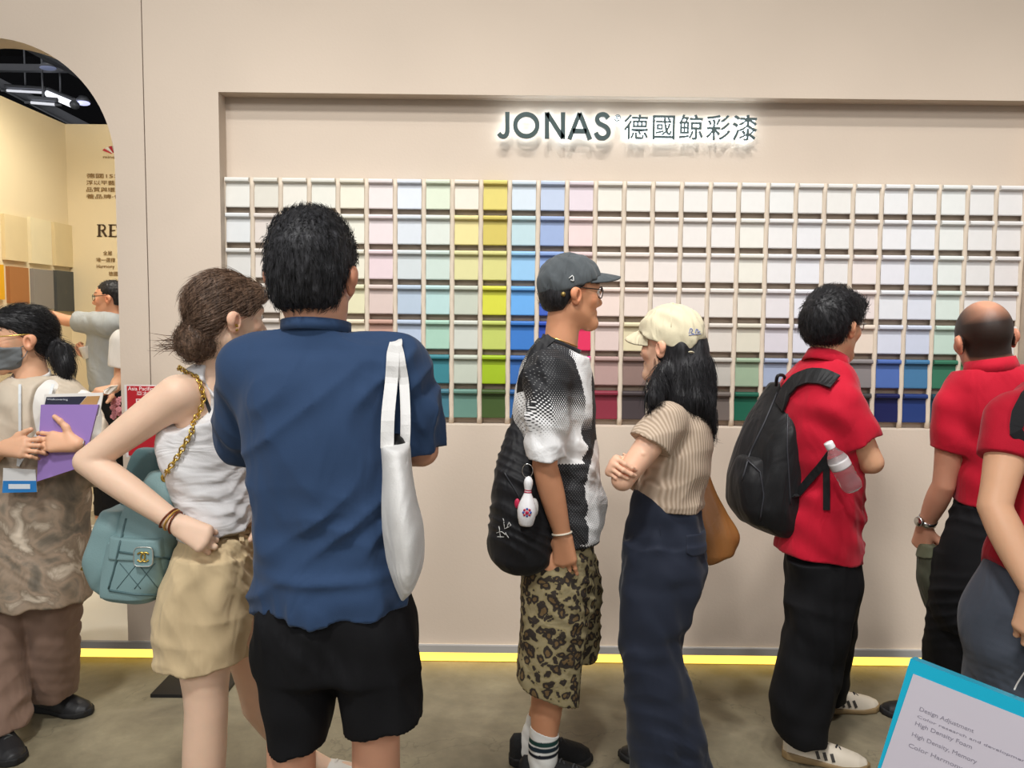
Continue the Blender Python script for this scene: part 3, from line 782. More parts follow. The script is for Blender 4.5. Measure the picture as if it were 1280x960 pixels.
def hand(wr, fdir, nrm, thumb, curl=(.4, .5, .4), spread=.06, k=1.0, curls=None, tdir=None, tcurl=.3):
    """wrist, finger direction, back-of-hand normal, thumb = +1/-1 (side: fdir x nrm)"""
    f = unit(fdir); n = unit(np.asarray(nrm)-f*(np.asarray(nrm) @ f)); t = np.cross(f, n)*thumb; wr = np.asarray(wr, float)
    fs = []; tips = []
    base = [(.027, .088, (.043, .026, .021), .0082), (.009, .092, (.047, .03, .022), .0084), (-.009, .089, (.043, .028, .021), .008), (-.026, .082, (.034, .021, .019), .0072)]
    for i, (ox, oy, sg, r) in enumerate(base):
        kn = wr+(f*oy+t*ox)*k
        fs.append(rc(wr+t*ox*.55*k+f*.012*k, kn, .0155*k, .0125*k))
        cu = curls[i] if curls else curl; a = 0; p = kn; d0 = unit(f+t*spread*(1.2-i*.8))
        for q in range(3):
            a += cu[q]; d = d0*math.cos(a)-n*math.sin(a); p2 = p+d*sg[q]*k
            fs.append(rc(p, p2, (r-.0006*q)*k, (r-.0006*(q+1))*k)); p = p2
        tips.append(p)
    palm = su(fs[0::4], .02*k)
    fin = [su(fs[i*4+1:i*4+4], .004*k) for i in range(4)]
    g = su([palm, su(fin, .0012*k)], .009*k)
    tb = wr+(f*.022+t*.022-n*.006)*k; td = unit(f*.62+t*.72-n*.3) if tdir is None else unit(tdir)
    p1 = tb+td*.042*k; d2 = unit(td*math.cos(tcurl)+f*math.sin(tcurl)); p2 = p1+d2*.031*k; p3 = p2+unit(d2+f*.2)*.024*k
    g = su([g, rc(wr+f*.015*k, p1, .017*k, .0125*k), su([rc(p1, p2, .0115*k, .0105*k), rc(p2, p3, .0105*k, .0085*k)], .004)], .012*k)
    pts = tips+[wr, p1, p2, p3]+[wr+(f*.09+t*x)*k for x in (.03, -.03)]
    return g, pts

root_torso = {}; root_neck = {}
def make_body(root, J, head, skin, fem=False, arm=1.0, leg=1.0, hands=None, h=.009, colfn=None, neck_r=None, shoulders=True, tors=1.0, limbfine=()):
    """one continuous skin surface: head, neck, torso, arms with hands, legs with feet"""
    q = .88 if fem else 1.0; g = lambda n: np.asarray(J[n], float)
    hipm = (g('hL')+g('hR'))/2; shm = (g('sL')+g('sR'))/2
    ax = g('sL')-g('sR'); ang = math.atan2(ax[1], ax[0]); sw = np.linalg.norm(ax[:2])/2
    rows = []
    for u, a, b in ((-.12, .13, .10), (0, .15, .105), (.35, .125, .085), (.7, .145, .10), (.92, sw*.82, .085), (1.06, sw*.55, .065)):
        c = hipm+(shm-hipm)*u; rows.append((c[2], c[0], c[1], a*q*tors if u < .9 else a, b*q*tors))
    fs = [loft(rows, 2.2, ang, .03)]
    nk = neck_r or (.05 if fem else .058)
    fs.append(rc(shm+V(0, 0, .01), head.w(0, -.02, -.05), nk*1.12, nk)); root_neck[root] = rc(shm+V(0, 0, -.02), head.w(0, -.02, -.05), nk*1.16, nk*1.02)
    f = su(fs, .05)
    f = su([f, culled(head.sdf(), head.c, .17*head.k)], .025)
    f = su([f, rc(shm+V(0, 0, .02), g('sL')+V(0, 0, -.005), .05*q, .045*q), rc(shm+V(0, 0, .02), g('sR')+V(0, 0, -.005), .05*q, .045*q)], .045)
    ftor = f
    boxes = [(head.c-.155, head.c+.155, .0036)]
    limbs = []; hnds = []
    for S in 'LR':
        s, e, w = g('s'+S), g('e'+S), g('w'+S); a = arm*q
        m1 = s+(e-s)*.4; m2 = e+(w-e)*.28
        fa = limb([s, m1, e, m2, w], [.056*a, .049*a, .0385*a, .0405*a, .0265*a])
        fd = unit(w-e); H = (hands or {}).get(S, {})
        n = H.get('n', unit(np.cross(fd, V(.3, .9, .2)))); f2 = H.get('f', fd)
        gh, pts = hand(w, f2, n, H.get('thumb', 1 if S == 'L' else -1), H.get('curl', (.35, .45, .35)), H.get('spread', .06), H.get('k', .92 if fem else 1.0), H.get('curls'), H.get('tdir'), H.get('tcurl', .3))
        limbs.append(fa); lo, hi = bounds(pts, .03); hc = (lo+hi)/2; gh = culled(gh, hc, np.linalg.norm(hi-lo)/2); hnds.append(gh); boxes.append((lo, hi, .0026 if H else .005))
        hp, kn, an = g('h'+S), g('k'+S), g('a'+S); l = leg*(.95 if fem else 1.0)
        m3 = kn+(an-kn)*.3; cb = unit(np.cross(unit(an-hp), V(0, 0, 1)))*0
        ft = np.asarray(J.get('t'+S, an+V(.12, 0, -.06)), float)
        limbs.append(limb([hp, hp+(kn-hp)*.45, kn, m3, an, an+(ft-an)*.5+V(0, 0, -.018), ft], [.082*l, .073*l, .053*l, .054*l, .033*l, .026, .018]))
    f = su([su([f]+limbs, .022)]+hnds, .004)
    if (np.minimum(boxes[1][1], boxes[2][1])-np.maximum(boxes[1][0], boxes[2][0]) > 0).all():
        boxes = [boxes[0], (np.minimum(boxes[1][0], boxes[2][0]), np.maximum(boxes[1][1], boxes[2][1]), min(boxes[1][2], boxes[2][2]))]
    pts = [J[k] for k in J]+[head.c+V(0, 0, .15), head.c-V(0, 0, .15)]
    for b in boxes: pts += [b[0], b[1]]
    lo, hi = bounds(pts, .11)
    v, fc = sdf_mesh(f, lo, hi, h)
    cen = v[fc].mean(1); keep = np.ones(len(fc), bool)
    for (bl, bh, bhh) in boxes: keep &= ~((cen > bl+.008) & (cen < bh-.008)).all(1)
    V_, F_ = [v], [fc[keep]]; nn = len(v)
    done = []
    for (bl, bh, bhh) in boxes:
        v2, f2 = sdf_mesh(f, bl, bh, bhh)
        if len(v2) and done:
            c2 = v2[f2].mean(1); kp = np.ones(len(f2), bool)
            for (dl, dh) in done: kp &= ~((c2 > dl+.004) & (c2 < dh-.004)).all(1)
            f2 = f2[kp]
        done.append((bl, bh))
        V_.append(v2); F_.append(f2+nn); nn += len(v2)
    VV = np.concatenate(V_); FF = np.concatenate(F_)
    used = np.zeros(len(VV), bool); used[FF.ravel()] = True; mp = np.cumsum(used)-1
    VV = VV[used]; FF = mp[FF]
    cf = colfn or head.skin_col(skin)
    o = mesh_obj('body', VV, FF, SKIN, root, True, cf(VV))
    head.eyes(root)
    root_torso[root] = ftor
    return f
def strands(name, f, seeds, dirf, n, length, r, mat, parent, seed=1, lift=.25, segs=4, jitter=.35, follow=True):
    """fine tapered locks growing from given surface points"""
    rg = np.random.RandomState(seed); p = seeds[rg.randint(0, len(seeds), n)]+rg.normal(0, .003, (n, 3))
    L_ = length*rg.uniform(.55, 1.25, n)[:, None]; pts = [p]; d = None
    for i in range(segs):
        g = grad(f, p, .004); nrm = g/(np.linalg.norm(g, axis=1, keepdims=True)+1e-6)
        dd = dirf(p)+rg.normal(0, jitter/(i+1), (n, 3)); dd -= nrm*(dd*nrm).sum(1, keepdims=True)
        dd /= np.linalg.norm(dd, axis=1, keepdims=True)+1e-6
        dd = dd+nrm*lift*(1 if i else .6); dd /= np.linalg.norm(dd, axis=1, keepdims=True)
        d = dd if d is None else d*.45+dd*.55
        p = p+d*L_/segs; pts.append(p)
    vs = np.zeros((n, segs+1, 3, 3)); 
    for i, q in enumerate(pts):
        t = d; a = np.cross(t, rg.normal(0, 1, (1, 3)) if i == 0 else A0); a /= np.linalg.norm(a, axis=1, keepdims=True)+1e-6
        if i == 0: A0 = np.cross(a, t)
        b = np.cross(t, a); rr = r*(1-.85*i/segs)
        for k in range(3):
            an = 2.094*k; vs[:, i, k] = q+rr*(math.cos(an)*a+math.sin(an)*b)
    base = (np.arange(n)*(segs+1)*3)[:, None, None, None]
    ii = np.arange(segs)[None, :, None]; kk = np.arange(3)[None, None, :]; k2 = (kk+1) % 3
    b0 = base[..., 0]
    F_ = np.stack([b0+ii*3+kk, b0+ii*3+k2, b0+(ii+1)*3+k2, b0+(ii+1)*3+kk], -1).reshape(-1, 4)
    return vs.reshape(-1, 3), F_
def hair_obj(name, f, lo, hi, h, mat, parent, dirf=None, n=0, length=.03, r=.0011, seed=1, lift=.22, jitter=.35, pick=None):
    v, q = sdf_mesh(f, lo, hi, h)
    if n:
        s = v if pick is None else v[pick(v)]
        v2, q2 = strands(name, f, s, dirf, n, length, r, mat, parent, seed, lift, jitter=jitter)
        q = np.concatenate([q, q2+len(v)]); v = np.concatenate([v, v2])
    return mesh_obj(name, v, q, mat, parent, True)
def shoe(root, heel, toe, mats, w=.048, part='shoe', hgt=.085, laces=None, stripes=None, solec=None):
    """low shoe: heel and toe are ground points; upper and sole are separate parts"""
    heel = np.asarray(heel, float); toe = np.asarray(toe, float); L_ = np.linalg.norm(toe[:2]-heel[:2]); t = unit(V(toe[0]-heel[0], toe[1]-heel[1], 0)); s = V(-t[1], t[0], 0)
    zb = heel[2]
    us = np.array([0, .05, .2, .45, .7, .88, .97, 1.0]); ws = np.array([.3, .62, .74, .74, .98, .86, .5, .12])*w; hs = np.array([.8, 1.0, 1.0, .95, .72, .56, .42, .2])*hgt
    def up(Q):
        d = Q-heel; x = d @ t/L_; y = d @ s; z = d[:, 2]
        ww = np.interp(x, us, ws); hh = np.interp(x, us, hs)
        r = np.sqrt(y*y+z*z)+1e-5; k = ((np.abs(y)/ww)**2.4+(np.abs(z)/hh)**2.4)**(1/2.4)+1e-5
        return np.maximum(np.maximum(r-r/k, np.maximum(-x, x-1)*L_), .012-z)
    def so(Q):
        d = Q-heel; x = d @ t/L_; y = d @ s; z = d[:, 2]
        ww = np.interp(x, us, ws)*1.06+.002
        return -smin(-np.maximum(np.abs(y)-ww, np.maximum(-x-.01, x-1.015)*L_), -np.maximum(z-.026-.006*np.cos(x*5), -z), .008)
    lo, hi = bounds([heel, toe], .07); lo[2] = zb-.02; hi[2] = zb+hgt+.03
    u = sdf_obj(part, up, lo, hi, .0045, mats[0], root)
    o = sdf_obj('sole', so, lo, hi, .0045, mats[1], root); o.parent = u; BASE[o] = BASE[u]
    if laces is not None:
        for i in range(5):
            x = .38+.075*i; c = heel+t*x*L_; hh = np.interp(x, us, hs); ww = np.interp(x, us, ws)
            pts = [c+s*ww*.62*math.sin(a)+V(0, 0, hh*(abs(math.cos(a))**.8)*1.02) for a in np.linspace(-.75, .75, 7)]
            pts = [p+t*.012*(1 if i % 2 else -1)*k/6 for k, p in enumerate(pts)]
            o = MB().tube(pts, .0032, 6).build('lace', laces, root, True); o.parent = u
    if stripes is not None:
        for sd in (-1, 1):
            for i in range(3):
                x = .42+.085*i; mb = MB(); pts = []; nr = []
                for z in np.linspace(.028, hgt*.62, 7):
                    xx = x-.10*(z-.028)/hgt; hh = np.interp(xx, us, hs); ww = np.interp(xx, us, ws)
                    y = ww*(max(0, 1-(z/hh)**2.4))**(1/2.4); pts.append(heel+t*xx*L_+s*sd*(y+.0005)+V(0, 0, z)); nr.append(s*sd+V(0, 0, .3))
                mb.ribbon(pts, nr, .011, .0018); o = mb.build('stripe', stripes, root); o.parent = u
    return up
def pbox(x0, y0, x1, y1, Ya, Yb):
    return [P(x, y, Y) for x in (x0, x1) for y in (y0, y1) for Y in (Ya, Yb)]
def cloth(name, f, pts, pad, h, mat, root, t=0, col=None, crease=.005):
    lo, hi = bounds(pts, pad)
    if crease:
        sd = int(abs(lo[0])*1000) % 97; w1 = wave(1.0, (16, 10, 20), sd, 2, True, .7); w2 = wave(1.0, (30, 18, 34), sd+5, 2, True, .7); mk_ = wave(1.0, (7, 6, 8), sd+9, 3)
        f = disp(f, lambda Q: crease*w1(Q)*np.clip(.55+mk_(Q), 0, 1.3)+crease*.6*w2(Q)*np.clip(mk_(Q)*1.6, 0, 1.2))
    return sdf_obj(name, shell(f, t) if t else f, lo, hi, h, mat, root, col)
def band(f, p, n, rad, width=.02, t=.004, off_=.002, npts=40):
    """ring strip following a surface around the axis n through p (collars, hems, cuffs)"""
    n = unit(n); u = unit(np.cross(n, V(.31, .2, .9) if abs(n[2]) < .8 else V(1, .1, 0))); w = np.cross(n, u); pts = []; nr = []
    for k in range(npts):
        a = 2*math.pi*k/npts; d = math.cos(a)*u+math.sin(a)*w
        ts = np.arange(.0, rad, .0015); Q = p+ts[:, None]*d; s = evalc(f, Q); ins = np.where(s < 0)[0]
        r = ts[ins[-1]] if len(ins) else rad*.5
        pts.append(p+d*(r+off_)); nr.append(d)
    return pts, nr
def collar_ring(root, c, n, ra, rb, ang, mat, w=.012, t=.005, name='collar'):
    n = unit(n); u = V(math.cos(ang), math.sin(ang), 0); u = unit(u-n*(u @ n)); w_ = np.cross(n, u)
    pts = [c+u*ra*math.cos(a)+w_*rb*math.sin(a) for a in np.linspace(0, 2*math.pi, 41)[:-1]]
    return MB().tube(pts, w, 8, True, r2=t/w).build(name, mat, root, True)
def snug_collar(rt, p, n, mat, w=.024, t=.006, off_=.003, name='collar', rad=.12, flare=0):
    fn = root_neck[rt]; n = unit(n); pts, nr = band(fn, p, n, rad, off_=off_, npts=48)
    c = np.mean(pts, 0); r = np.array([np.linalg.norm(q-c) for q in pts]); r = np.convolve(np.concatenate([r[-1:], r, r[:1]]), np.ones(3)/3, 'valid')
    pts = [c+unit(q-c)*rr for q, rr in zip(pts, r)]
    nr = [unit(unit(q-c)+n*flare) for q in pts]
    return MB().ribbon(pts, nr, w, t, True).build(name, mat, rt, True), c, n
def glasses(root, H, mat, lens=None, halfw=.062, temple=True):
    r = None; mb = MB()
    for sx in (-1, 1):
        pts = [H.w(sx*(.032+.024*math.cos(a)), .101-.006*abs(math.cos(a)), .006+.019*math.sin(a)) for a in np.linspace(0, 2*math.pi, 20)[:-1]]
        mb.tube(pts, .0019*H.k, 6, True)
    mb.tube([H.w(-.009, .103, .012), H.w(0, .105, .014), H.w(.009, .103, .012)], .0018, 6)
    fr = mb.build('glasses', mat, root, True); fr['kind'] = 'stuff'; del fr['kind']
    for sx in (-1, 1):
        o = MB().tube([H.w(sx*.056, .097, .012), H.w(sx*.072, .085, .014), H.w(sx*.08, .03, .017), H.w(sx*.083, -.012, .02), H.w(sx*.08, -.03, .004)], .0021*H.k, 6).build('temple_arm', mat, root, True); o.parent = fr
        pts = [H.w(sx*(.032+.022*math.cos(a)), .1005-.006*abs(math.cos(a)), .006+.0175*math.sin(a)) for a in np.linspace(0, 2*math.pi, 20)[:-1]]
        o = MB().prism(pts, H.M @ V(0, .001, 0)).build('lens', LENS, root); o.parent = fr
    return fr
m, nt, b = newmat('clear_lens'); b.inputs['Base Color'].default_value = (.95, .97, 1, 1); b.inputs['Roughness'].default_value = .03; b.inputs['Transmission Weight'].default_value = 1; b.inputs['IOR'].default_value = 1.03
LENS = m

# ------------------------------------------------------------------ man in the blue T-shirt
def blue_man():
    Y0 = 1.72; j = lambda x, y, d=0: P(x, y, Y0+d)
    rt = empty('person', V(*(j(415, 800)[:2]), 0), 'person in a plain blue T-shirt and black shorts with a white tote', 'person')
    H = Head(j(392, 345, .0), 86, 3, 0, 1.06)
    J = dict(sL=j(317, 462, .0), sR=j(498, 462, .01), eL=j(303, 545, .13), eR=j(527, 562, .06), wL=j(400, 555, .3), wR=j(455, 560, .32),
             hL=j(381, 745), hR=j(456, 745), kL=j(364, 925, .0), kR=j(470, 925, .0), aL=j(362, 1080, 0), aR=j(468, 1085, 0))
    for k in 'LR':
        J['a'+k][2] = .08; J['a'+k][0] = J['k'+k][0]; J['t'+k] = J['a'+k]+V(.02, .17, -.05)
    fb = make_body(rt, J, H, 'd9a183', tors=.92)
    # hair
    cap_ = su([H.E(0, -.016, .042, .085, .105, .093), H.E(0, -.052, -.012, .07, .054, .06), H.E(0, -.045, -.045, .058, .04, .035)], .03)
    keep = su([plane(H.w(0, .055, .06), H.M @ V(0, .9, -.42)), lambda Q: -10+0*Q[:, 0]], 0)
    def hf(Q):
        q = H.loc(Q); d = cap_(Q)
        low = np.interp(q[:, 1], [-.13, -.035, -.02, .015, .05, .1], [-.078, -.068, .005, .012, .05, .075])
        return -smin(-d, -(low-q[:, 2])*.8*H.k, .012)
    hf2 = disp(hf, wave(.0022, (180, 0, 60), 3, 4, False, .6))
    down = lambda p: (lambda q: (H.M @ np.stack([q[:, 0]*4, -.35-q[:, 1]*2, -(.055-q[:, 2])*14-.2], 0)).T)(H.loc(p))
    hair_obj('hair', hf2, H.c-.17, H.c+.17, .004, HAIR_SALT, rt, down, 6500, .019, .0009, 4, .26)
    # T-shirt
    torso = loft(rows_px(Y0, [(418, 358, 436, .01, .07), (432, 330, 468, .01, .085), (450, 305, 500, .0, .105), (500, 298, 505, -.01, .125), (560, 306, 503, -.01, .13), (620, 316, 502, -.005, .125), (670, 321, 504, 0, .125), (740, 319, 511, 0, .135), (775, 318, 513, 0, .14)]), 2.35, 0, .02)
    sl = rc(j(318, 462), j(304, 545, .12), .075, .07); sl = inter(sl, plane(j(303, 556, .15), unit(J['eL']-J['sL'])))
    sr = chain([j(494, 462), j(515, 510, .02), j(522, 580, .05)], [.07, .064, .06]); sr = inter(sr, plane(j(522, 560, .05), unit(j(524, 565, .03)-j(500, 470))))
    trap = su([rc(j(396, 424, .01), j(320, 458, .0), .06, .062), rc(j(396, 424, .01), j(492, 458, .0), .06, .062)], .02)
    f = su([torso, sl, sr, trap], .04)
    f = inter(su([f, off(root_torso[rt], .006)], .015), plane(j(397, 415, 0), V(0, .12, 1)))
    hem = lambda Q: (P(415, 757, Y0)[2]+.028*np.clip((Q[:, 0]-j(430, 757)[0])/.15, -.15, 1)**2-Q[:, 2])
    fo = inter(f, hem)
    fd = disp(fo, zmask(wave(.007, (6, 4, 34), 7, 3), j(0, 560)[2], j(0, 690)[2]), wave(.004, (22, 0, 16), 12, 3),
              lambda Q: .011*np.exp(-((Q[:, 2]-j(400, 706)[2]-.06*(Q[:, 0]-j(415, 700)[0])**2*6)/.014)**2)*np.exp(-((Q[:, 0]-j(425, 700)[0])/.13)**2))
    BL = mat_cloth('blue_jersey', '2f4668', .85, .06, .3, 8)
    cloth('t_shirt', fd, pbox(270, 395, 565, 780, Y0-.19, Y0+.28), .03, .006, BL, rt, crease=.009)
    snug_collar(rt, j(397, 411, 0), V(0, .16, 1), BL, .024, .005, .006)
    # shorts
    wy = 730
    lL = loft(rows_px(Y0, [(735, 332, 424, 0, .105), (800, 321, 419, 0, .115), (860, 327, 417, 0, .105), (905, 334, 414, 0, .1), (936, 338, 410, 0, .095)]), 2.3, 0, .004)
    lR = loft(rows_px(Y0, [(735, 410, 506, 0, .105), (800, 416, 522, 0, .115), (860, 422, 525, 0, .108), (892, 430, 526, 0, .103), (925, 434, 526, 0, .098)]), 2.3, 0, .004)
    wa = loft(rows_px(Y0, [(715, 332, 498, 0, .115), (745, 328, 508, 0, .122), (775, 320, 519, 0, .128), (830, 324, 522, 0, .12), (850, 345, 500, 0, .06)]), 2.3, 0, .05)
    f = su([lL, lR, wa], .025)
    f = inter(f, lambda Q: (np.where(Q[:, 0] < j(424, 900)[0], j(370, 922)[2]+.10*(Q[:, 0]-j(375, 922)[0]), j(480, 897)[2]+.16*(Q[:, 0]-j(480, 897)[0]))-Q[:, 2]))
    f = disp(f, wave(.006, (34, 10, 5), 3, 3), wave(.003, (10, 10, 40), 9, 2))
    cloth('shorts', f, pbox(310, 715, 532, 950, Y0-.16, Y0+.16), .02, .0065, mat_cloth('black_cotton', '101013', .85, .1, .4, 7, .15, 0), rt)
    for S in 'LR':
        a = J['a'+S]; shoe(rt, V(a[0]-.0, a[1]-.07, 0), V(a[0]+.03*(1 if S == 'R' else -1), a[1]+.2, 0), (mat_plain('grey_mesh', '55585c', .8), RUBBER))
    # white tote on the right shoulder
    tote = empty('tote_bag', j(502, 742, -.1), 'white canvas tote bag hanging from the shoulder of the blue T-shirt', 'bag')
    WH = mat_cloth('white_canvas', 'e9e8e6', .9, .03, .5, 10, .35)
    rows = rows_px(Y0-.12, [(553, 475, 512, 0, .10), (584, 477, 515, 0, .115), (620, 478, 521, 0, .125), (654, 480, 528, .005, .13), (693, 484, 527.5, .01, .12), (724, 491, 519, .01, .09), (743, 499, 504, .01, .05)])
    f0 = loft(rows, 2.0, .18, .01)
    fi = inter(off(f0, -.006), plane(P(492, 590, Y0-.12), (0, 0, -1)))
    f = sub(f0, inter(off(f0, -.013), lambda Q: P(490, 562, Y0)[2]-Q[:, 2]))
    f = disp(f, wave(.005, (30, 12, 8), 21, 3))
    lo, hi = bounds(pbox(468, 546, 534, 750, Y0-.32, Y0+.06), .02)
    sdf_obj('bag_body', f, lo, hi, .0045, WH, tote)
    for d, pix in ((0, [(484, 560), (485, 520), (488, 480), (492, 440)]), (1, [(506, 560), (507, 525), (504, 480), (498, 440)])):
        q = [P(x, y, Y0-.15+.03*d) for x, y in pix[:3]]; top, nn = hit(fo, pix[3][0], pix[3][1], lift=.006)
        q2, n2 = path_on(fo, [pix[2], pix[3], (495, 431)], 5, .006)
        pts = spline([q[0], q[1]]+[q2[0]]+q2[2:]+[P(494, 428, Y0+.02)], 22)
        MB().ribbon(pts, [V(.1, -1, .15)]*len(pts), [.026 if d == 0 else .02]*len(pts), .003).build('handle', WH, tote)
    MB().sphere(P(495, 560, Y0-.12), (.022, .03, .03), 8).build('contents', BLACKP, tote, True)
    return fo
blue_man()

# ------------------------------------------------------------------ woman in the white tank top
def tank_woman():
    Y0 = 2.12; j = lambda x, y, d=0: P(x, y, Y0+d)
    rt = empty('person', V(*(j(262, 800)[:2]), 0), 'person in white tank top and khaki shorts, hand on hip, hair in a bun', 'person')
    H = Head(j(283, 398, .0), 42, 3, 0, .95, True)
    J = dict(sR=j(222, 494, -.07), sL=j(312, 492, .14), eR=j(110, 577, -.10), wR=j(222, 655, -.14), eL=j(330, 590, .24), wL=j(345, 640, .05),
             hR=j(252, 720, -.06), hL=j(300, 720, .08), kR=j(258, 886, -.06), aR=j(250, 1052, -.04), kL=j(326, 880, .2), aL=j(384, 957, .44))
    J['aR'][2] = .08; J['aL'][2] = .085; J['tR'] = J['aR']+V(.14, .06, -.05); J['tL'] = J['aL']+V(.15, .03, -.05)
    hands = {'R': dict(f=unit(j(246, 668, -.15)-j(222, 655, -.14)), n=V(.1, -.9, .35), thumb=1, curl=(1.25, 1.5, .9), tdir=unit(V(.7, .1, -.25)))}
    fb = make_body(rt, J, H, 'efcbb0', True, arm=1.06, leg=1.1, hands=hands, h=.007)
    # hair drawn back into a low bun
    cap_ = su([H.E(0, -.012, .036, .08, .103, .095), H.E(0, -.055, -.005, .06, .046, .045), H.E(-.03, .06, .05, .045, .045, .05)], .03)
    def hf(Q):
        q = H.loc(Q); d = cap_(Q)
        low = np.interp(q[:, 1], [-.14, -.05, -.015, .012, .035, .07, .1], [-.05, -.058, .0, .012, .0, .05, .06])
        return -smin(-d, -(low-q[:, 2])*.8*H.k, .012)
    hf2 = disp(hf, wave(.003, (60, 20, 140), 3, 4, False, .5))
    back = lambda p: (H.M @ np.tile(V(0, -1, -.55)[:, None], (1, len(p)))).T
    hair_obj('hair', hf2, H.c-.18, H.c+.18, .004, HAIR_BROWN, rt, back, 4200, .05, .0008, 5, .03, .2)
    b0 = j(243, 429, -.06)
    bun = disp(su([ell(b0, (.048, .042, .046)), rc(b0+V(.02, .01, .01), H.w(0, -.09, -.05), .034, .036)], .02), wave(.005, (70, 30, 90), 8, 3))
    spin = lambda p: np.cross(p-b0, V(.2, -.9, .3))+V(-.0, 0, 0)
    hair_obj('hair_bun', bun, b0-.09, b0+.11, .0035, HAIR_BROWN, rt, spin, 1500, .05, .0008, 9, .04, .4)
    mb = MB(); rg = random.Random(5)
    for k in range(26):
        a = b0+V(-.03, rg.uniform(-.01, .01), rg.uniform(-.02, .02)); L_ = rg.uniform(.03, .085)
        mb.tube(spline([a, a+V(-L_*.5, rg.uniform(-.01, .01), rg.uniform(-.012, .01)), a+V(-L_, rg.uniform(-.02, .02), rg.uniform(-.02, .012))], 5), [.0016, .0013, .001, .0007, .0003], 4)
    tag(mb.build('loose_strands', HAIR_BROWN, rt, True), kind='stuff')
    for z in (-.02, -.03): MB().sphere(H.w(-.082, -.006, z), .0055, 6).build('earring', GOLD, rt, True)
    # tank top
    WT = mat_cloth('white_rib_knit', 'dfdedf', .85, .03, .45, 12, .2, .1, (.5, .5, 1.6))
    tor = loft(rows_px(Y0, [(462, 236, 306, .02, .07), (490, 222, 310, .02, .11), (520, 208, 308, .015, .125), (548, 199, 308, .01, .125), (580, 204, 312, 0, .12), (610, 215, 318, 0, .115), (640, 224, 321, 0, .118), (664, 226, 323, 0, .122), (690, 224, 325, 0, .13)]), 2.2, .25, .01)
    f = su([tor, off(root_torso[rt], .005)], .02)
    f = inter(f, lambda Q: j(270, 663)[2]-.02*np.clip((j(270, 663)[0]-Q[:, 0])/.1, -1, 1)-Q[:, 2])
    # arm hole and neck hole
    f = sub(f, su([ell(j(206, 498, -.11), (.088, .13, .088)), ell(j(236, 502, -.13), (.052, .09, .062)), ell(j(250, 516, -.14), (.026, .08, .03))], .02), .005)
    aL = J['sL']; f = sub(f, rc(aL+V(.03, .06, .02), aL+V(.14, .1, -.02), .07, .11), .008)
    f = sub(f, su([ell(j(296, 466, -.02), (.075, .16, .07)), ell(j(300, 492, -.06), (.04, .1, .05))], .02), .005)
    f = inter(f, lambda Q: Q[:, 2]-j(250, 455)[2])
    f = disp(f, zmask(wave(.0035, (8, 6, 75), 5, 3, False, .2), j(0, 540)[2], j(0, 610)[2]))
    cloth('tank_top', f, pbox(185, 440, 335, 680, Y0-.2, Y0+.22), .02, .005, WT, rt)
    ftank = f
    # shorts
    KH = mat_cloth('khaki_twill', 'd6bf97', .85, .08, .55, 9, .2)
    wa = loft(rows_px(Y0, [(662, 230, 321, 0, .12), (690, 222, 323, 0, .135), (720, 208, 323, 0, .14), (760, 198, 318, 0, .13), (785, 210, 305, 0, .09)]), 2.2, .2, .03)
    lR = loft(rows_px(Y0-.05, [(690, 222, 315, 0, .1), (735, 203, 314, 0, .105), (765, 195, 312, 0, .103), (800, 195, 307, 0, .1), (835, 197, 303, 0, .098)]), 2.25, .1, .003)
    lL = loft(rows_px(Y0+.1, [(690, 262, 322, 0, .09), (740, 268, 324, .02, .1), (780, 282, 326, .04, .1), (822, 294, 327, .05, .098)]), 2.2, .1, .003)
    f = su([wa, lR, lL], .02)
    f = inter(f, lambda Q: np.where(Q[:, 1] < Y0+.045, j(250, 829, -.05)[2]-.10*np.clip(np.abs(Q[:, 0]-j(245, 829)[0])-.03, 0, 1)*-1, j(310, 815, .1)[2])-Q[:, 2])
    fk = disp(f, wave(.006, (26, 14, 22), 31, 4, True), wave(.005, (40, 10, 6), 33, 3))
    cloth('shorts', fk, pbox(182, 655, 336, 842, Y0-.22, Y0+.3), .02, .005, KH, rt)
    pts, nr = path_on(f, [(228, 671), (250, 672), (280, 670), (318, 664)], 18, .001)
    MB().ribbon(pts, nr, .032, .004).build('waistband', KH, rt)
    for x in (262, 300):
        pts, nr = path_on(f, [(x, 664), (x+1, 678)], 5, .004); MB().ribbon(pts, nr, .012, .003).build('belt_loop', KH, rt)
    # bra strap, bracelets, shoes
    pts, nr = path_on(fb, [(253, 492), (259, 505), (265, 522)], 8, .002); MB().ribbon(pts, nr, .009, .002).build('bra_strap', mat_plain('dark_strap', '23252b', .7), rt)
    w = J['wR']; e = J['eR']; d = unit(w-e)
    for i, (s, c) in enumerate(((.018, '7a3c22'), (.008, 'c89a4a'), (-.003, '7a3c22'))):
        pts, nr = band(fb, w-d*(.01+s), d+V(.1, 0, .2*(i-1)), .06, npts=28, off_=.003); MB().tube(pts, .0025, 6, True).build('bracelet', mat_plain('bracelet_'+c, c, .4, .4), rt, True)
    WS = mat_plain('white_leather', 'e4e0d8', .5); SOLE = mat_plain('white_rubber', 'ddd9d0', .6)
    for S in 'LR':
        a = J['a'+S]; t = unit(J['t'+S]-a); t[2] = 0
        shoe(rt, V(a[0], a[1], 0)-t*.06, V(a[0], a[1], 0)+t*.195, (WS, SOLE), .046, laces=WS)
    # chain bag
    bag = empty('chain_bag', j(170, 745, -.04), 'teal quilted leather bag with gold chain strap and square clasp', 'bag')
    TE = mat_plain('teal_leather', '7d9a9c', .5, 0, .05, 8, .12, 240, .4); TD = mat_plain('dark_teal_leather', '4d686b', .5, 0, .05, 8, .12, 240)
    Yb = Y0-.02; pb = lambda x, y, d=0: P(x, y, Yb+d)
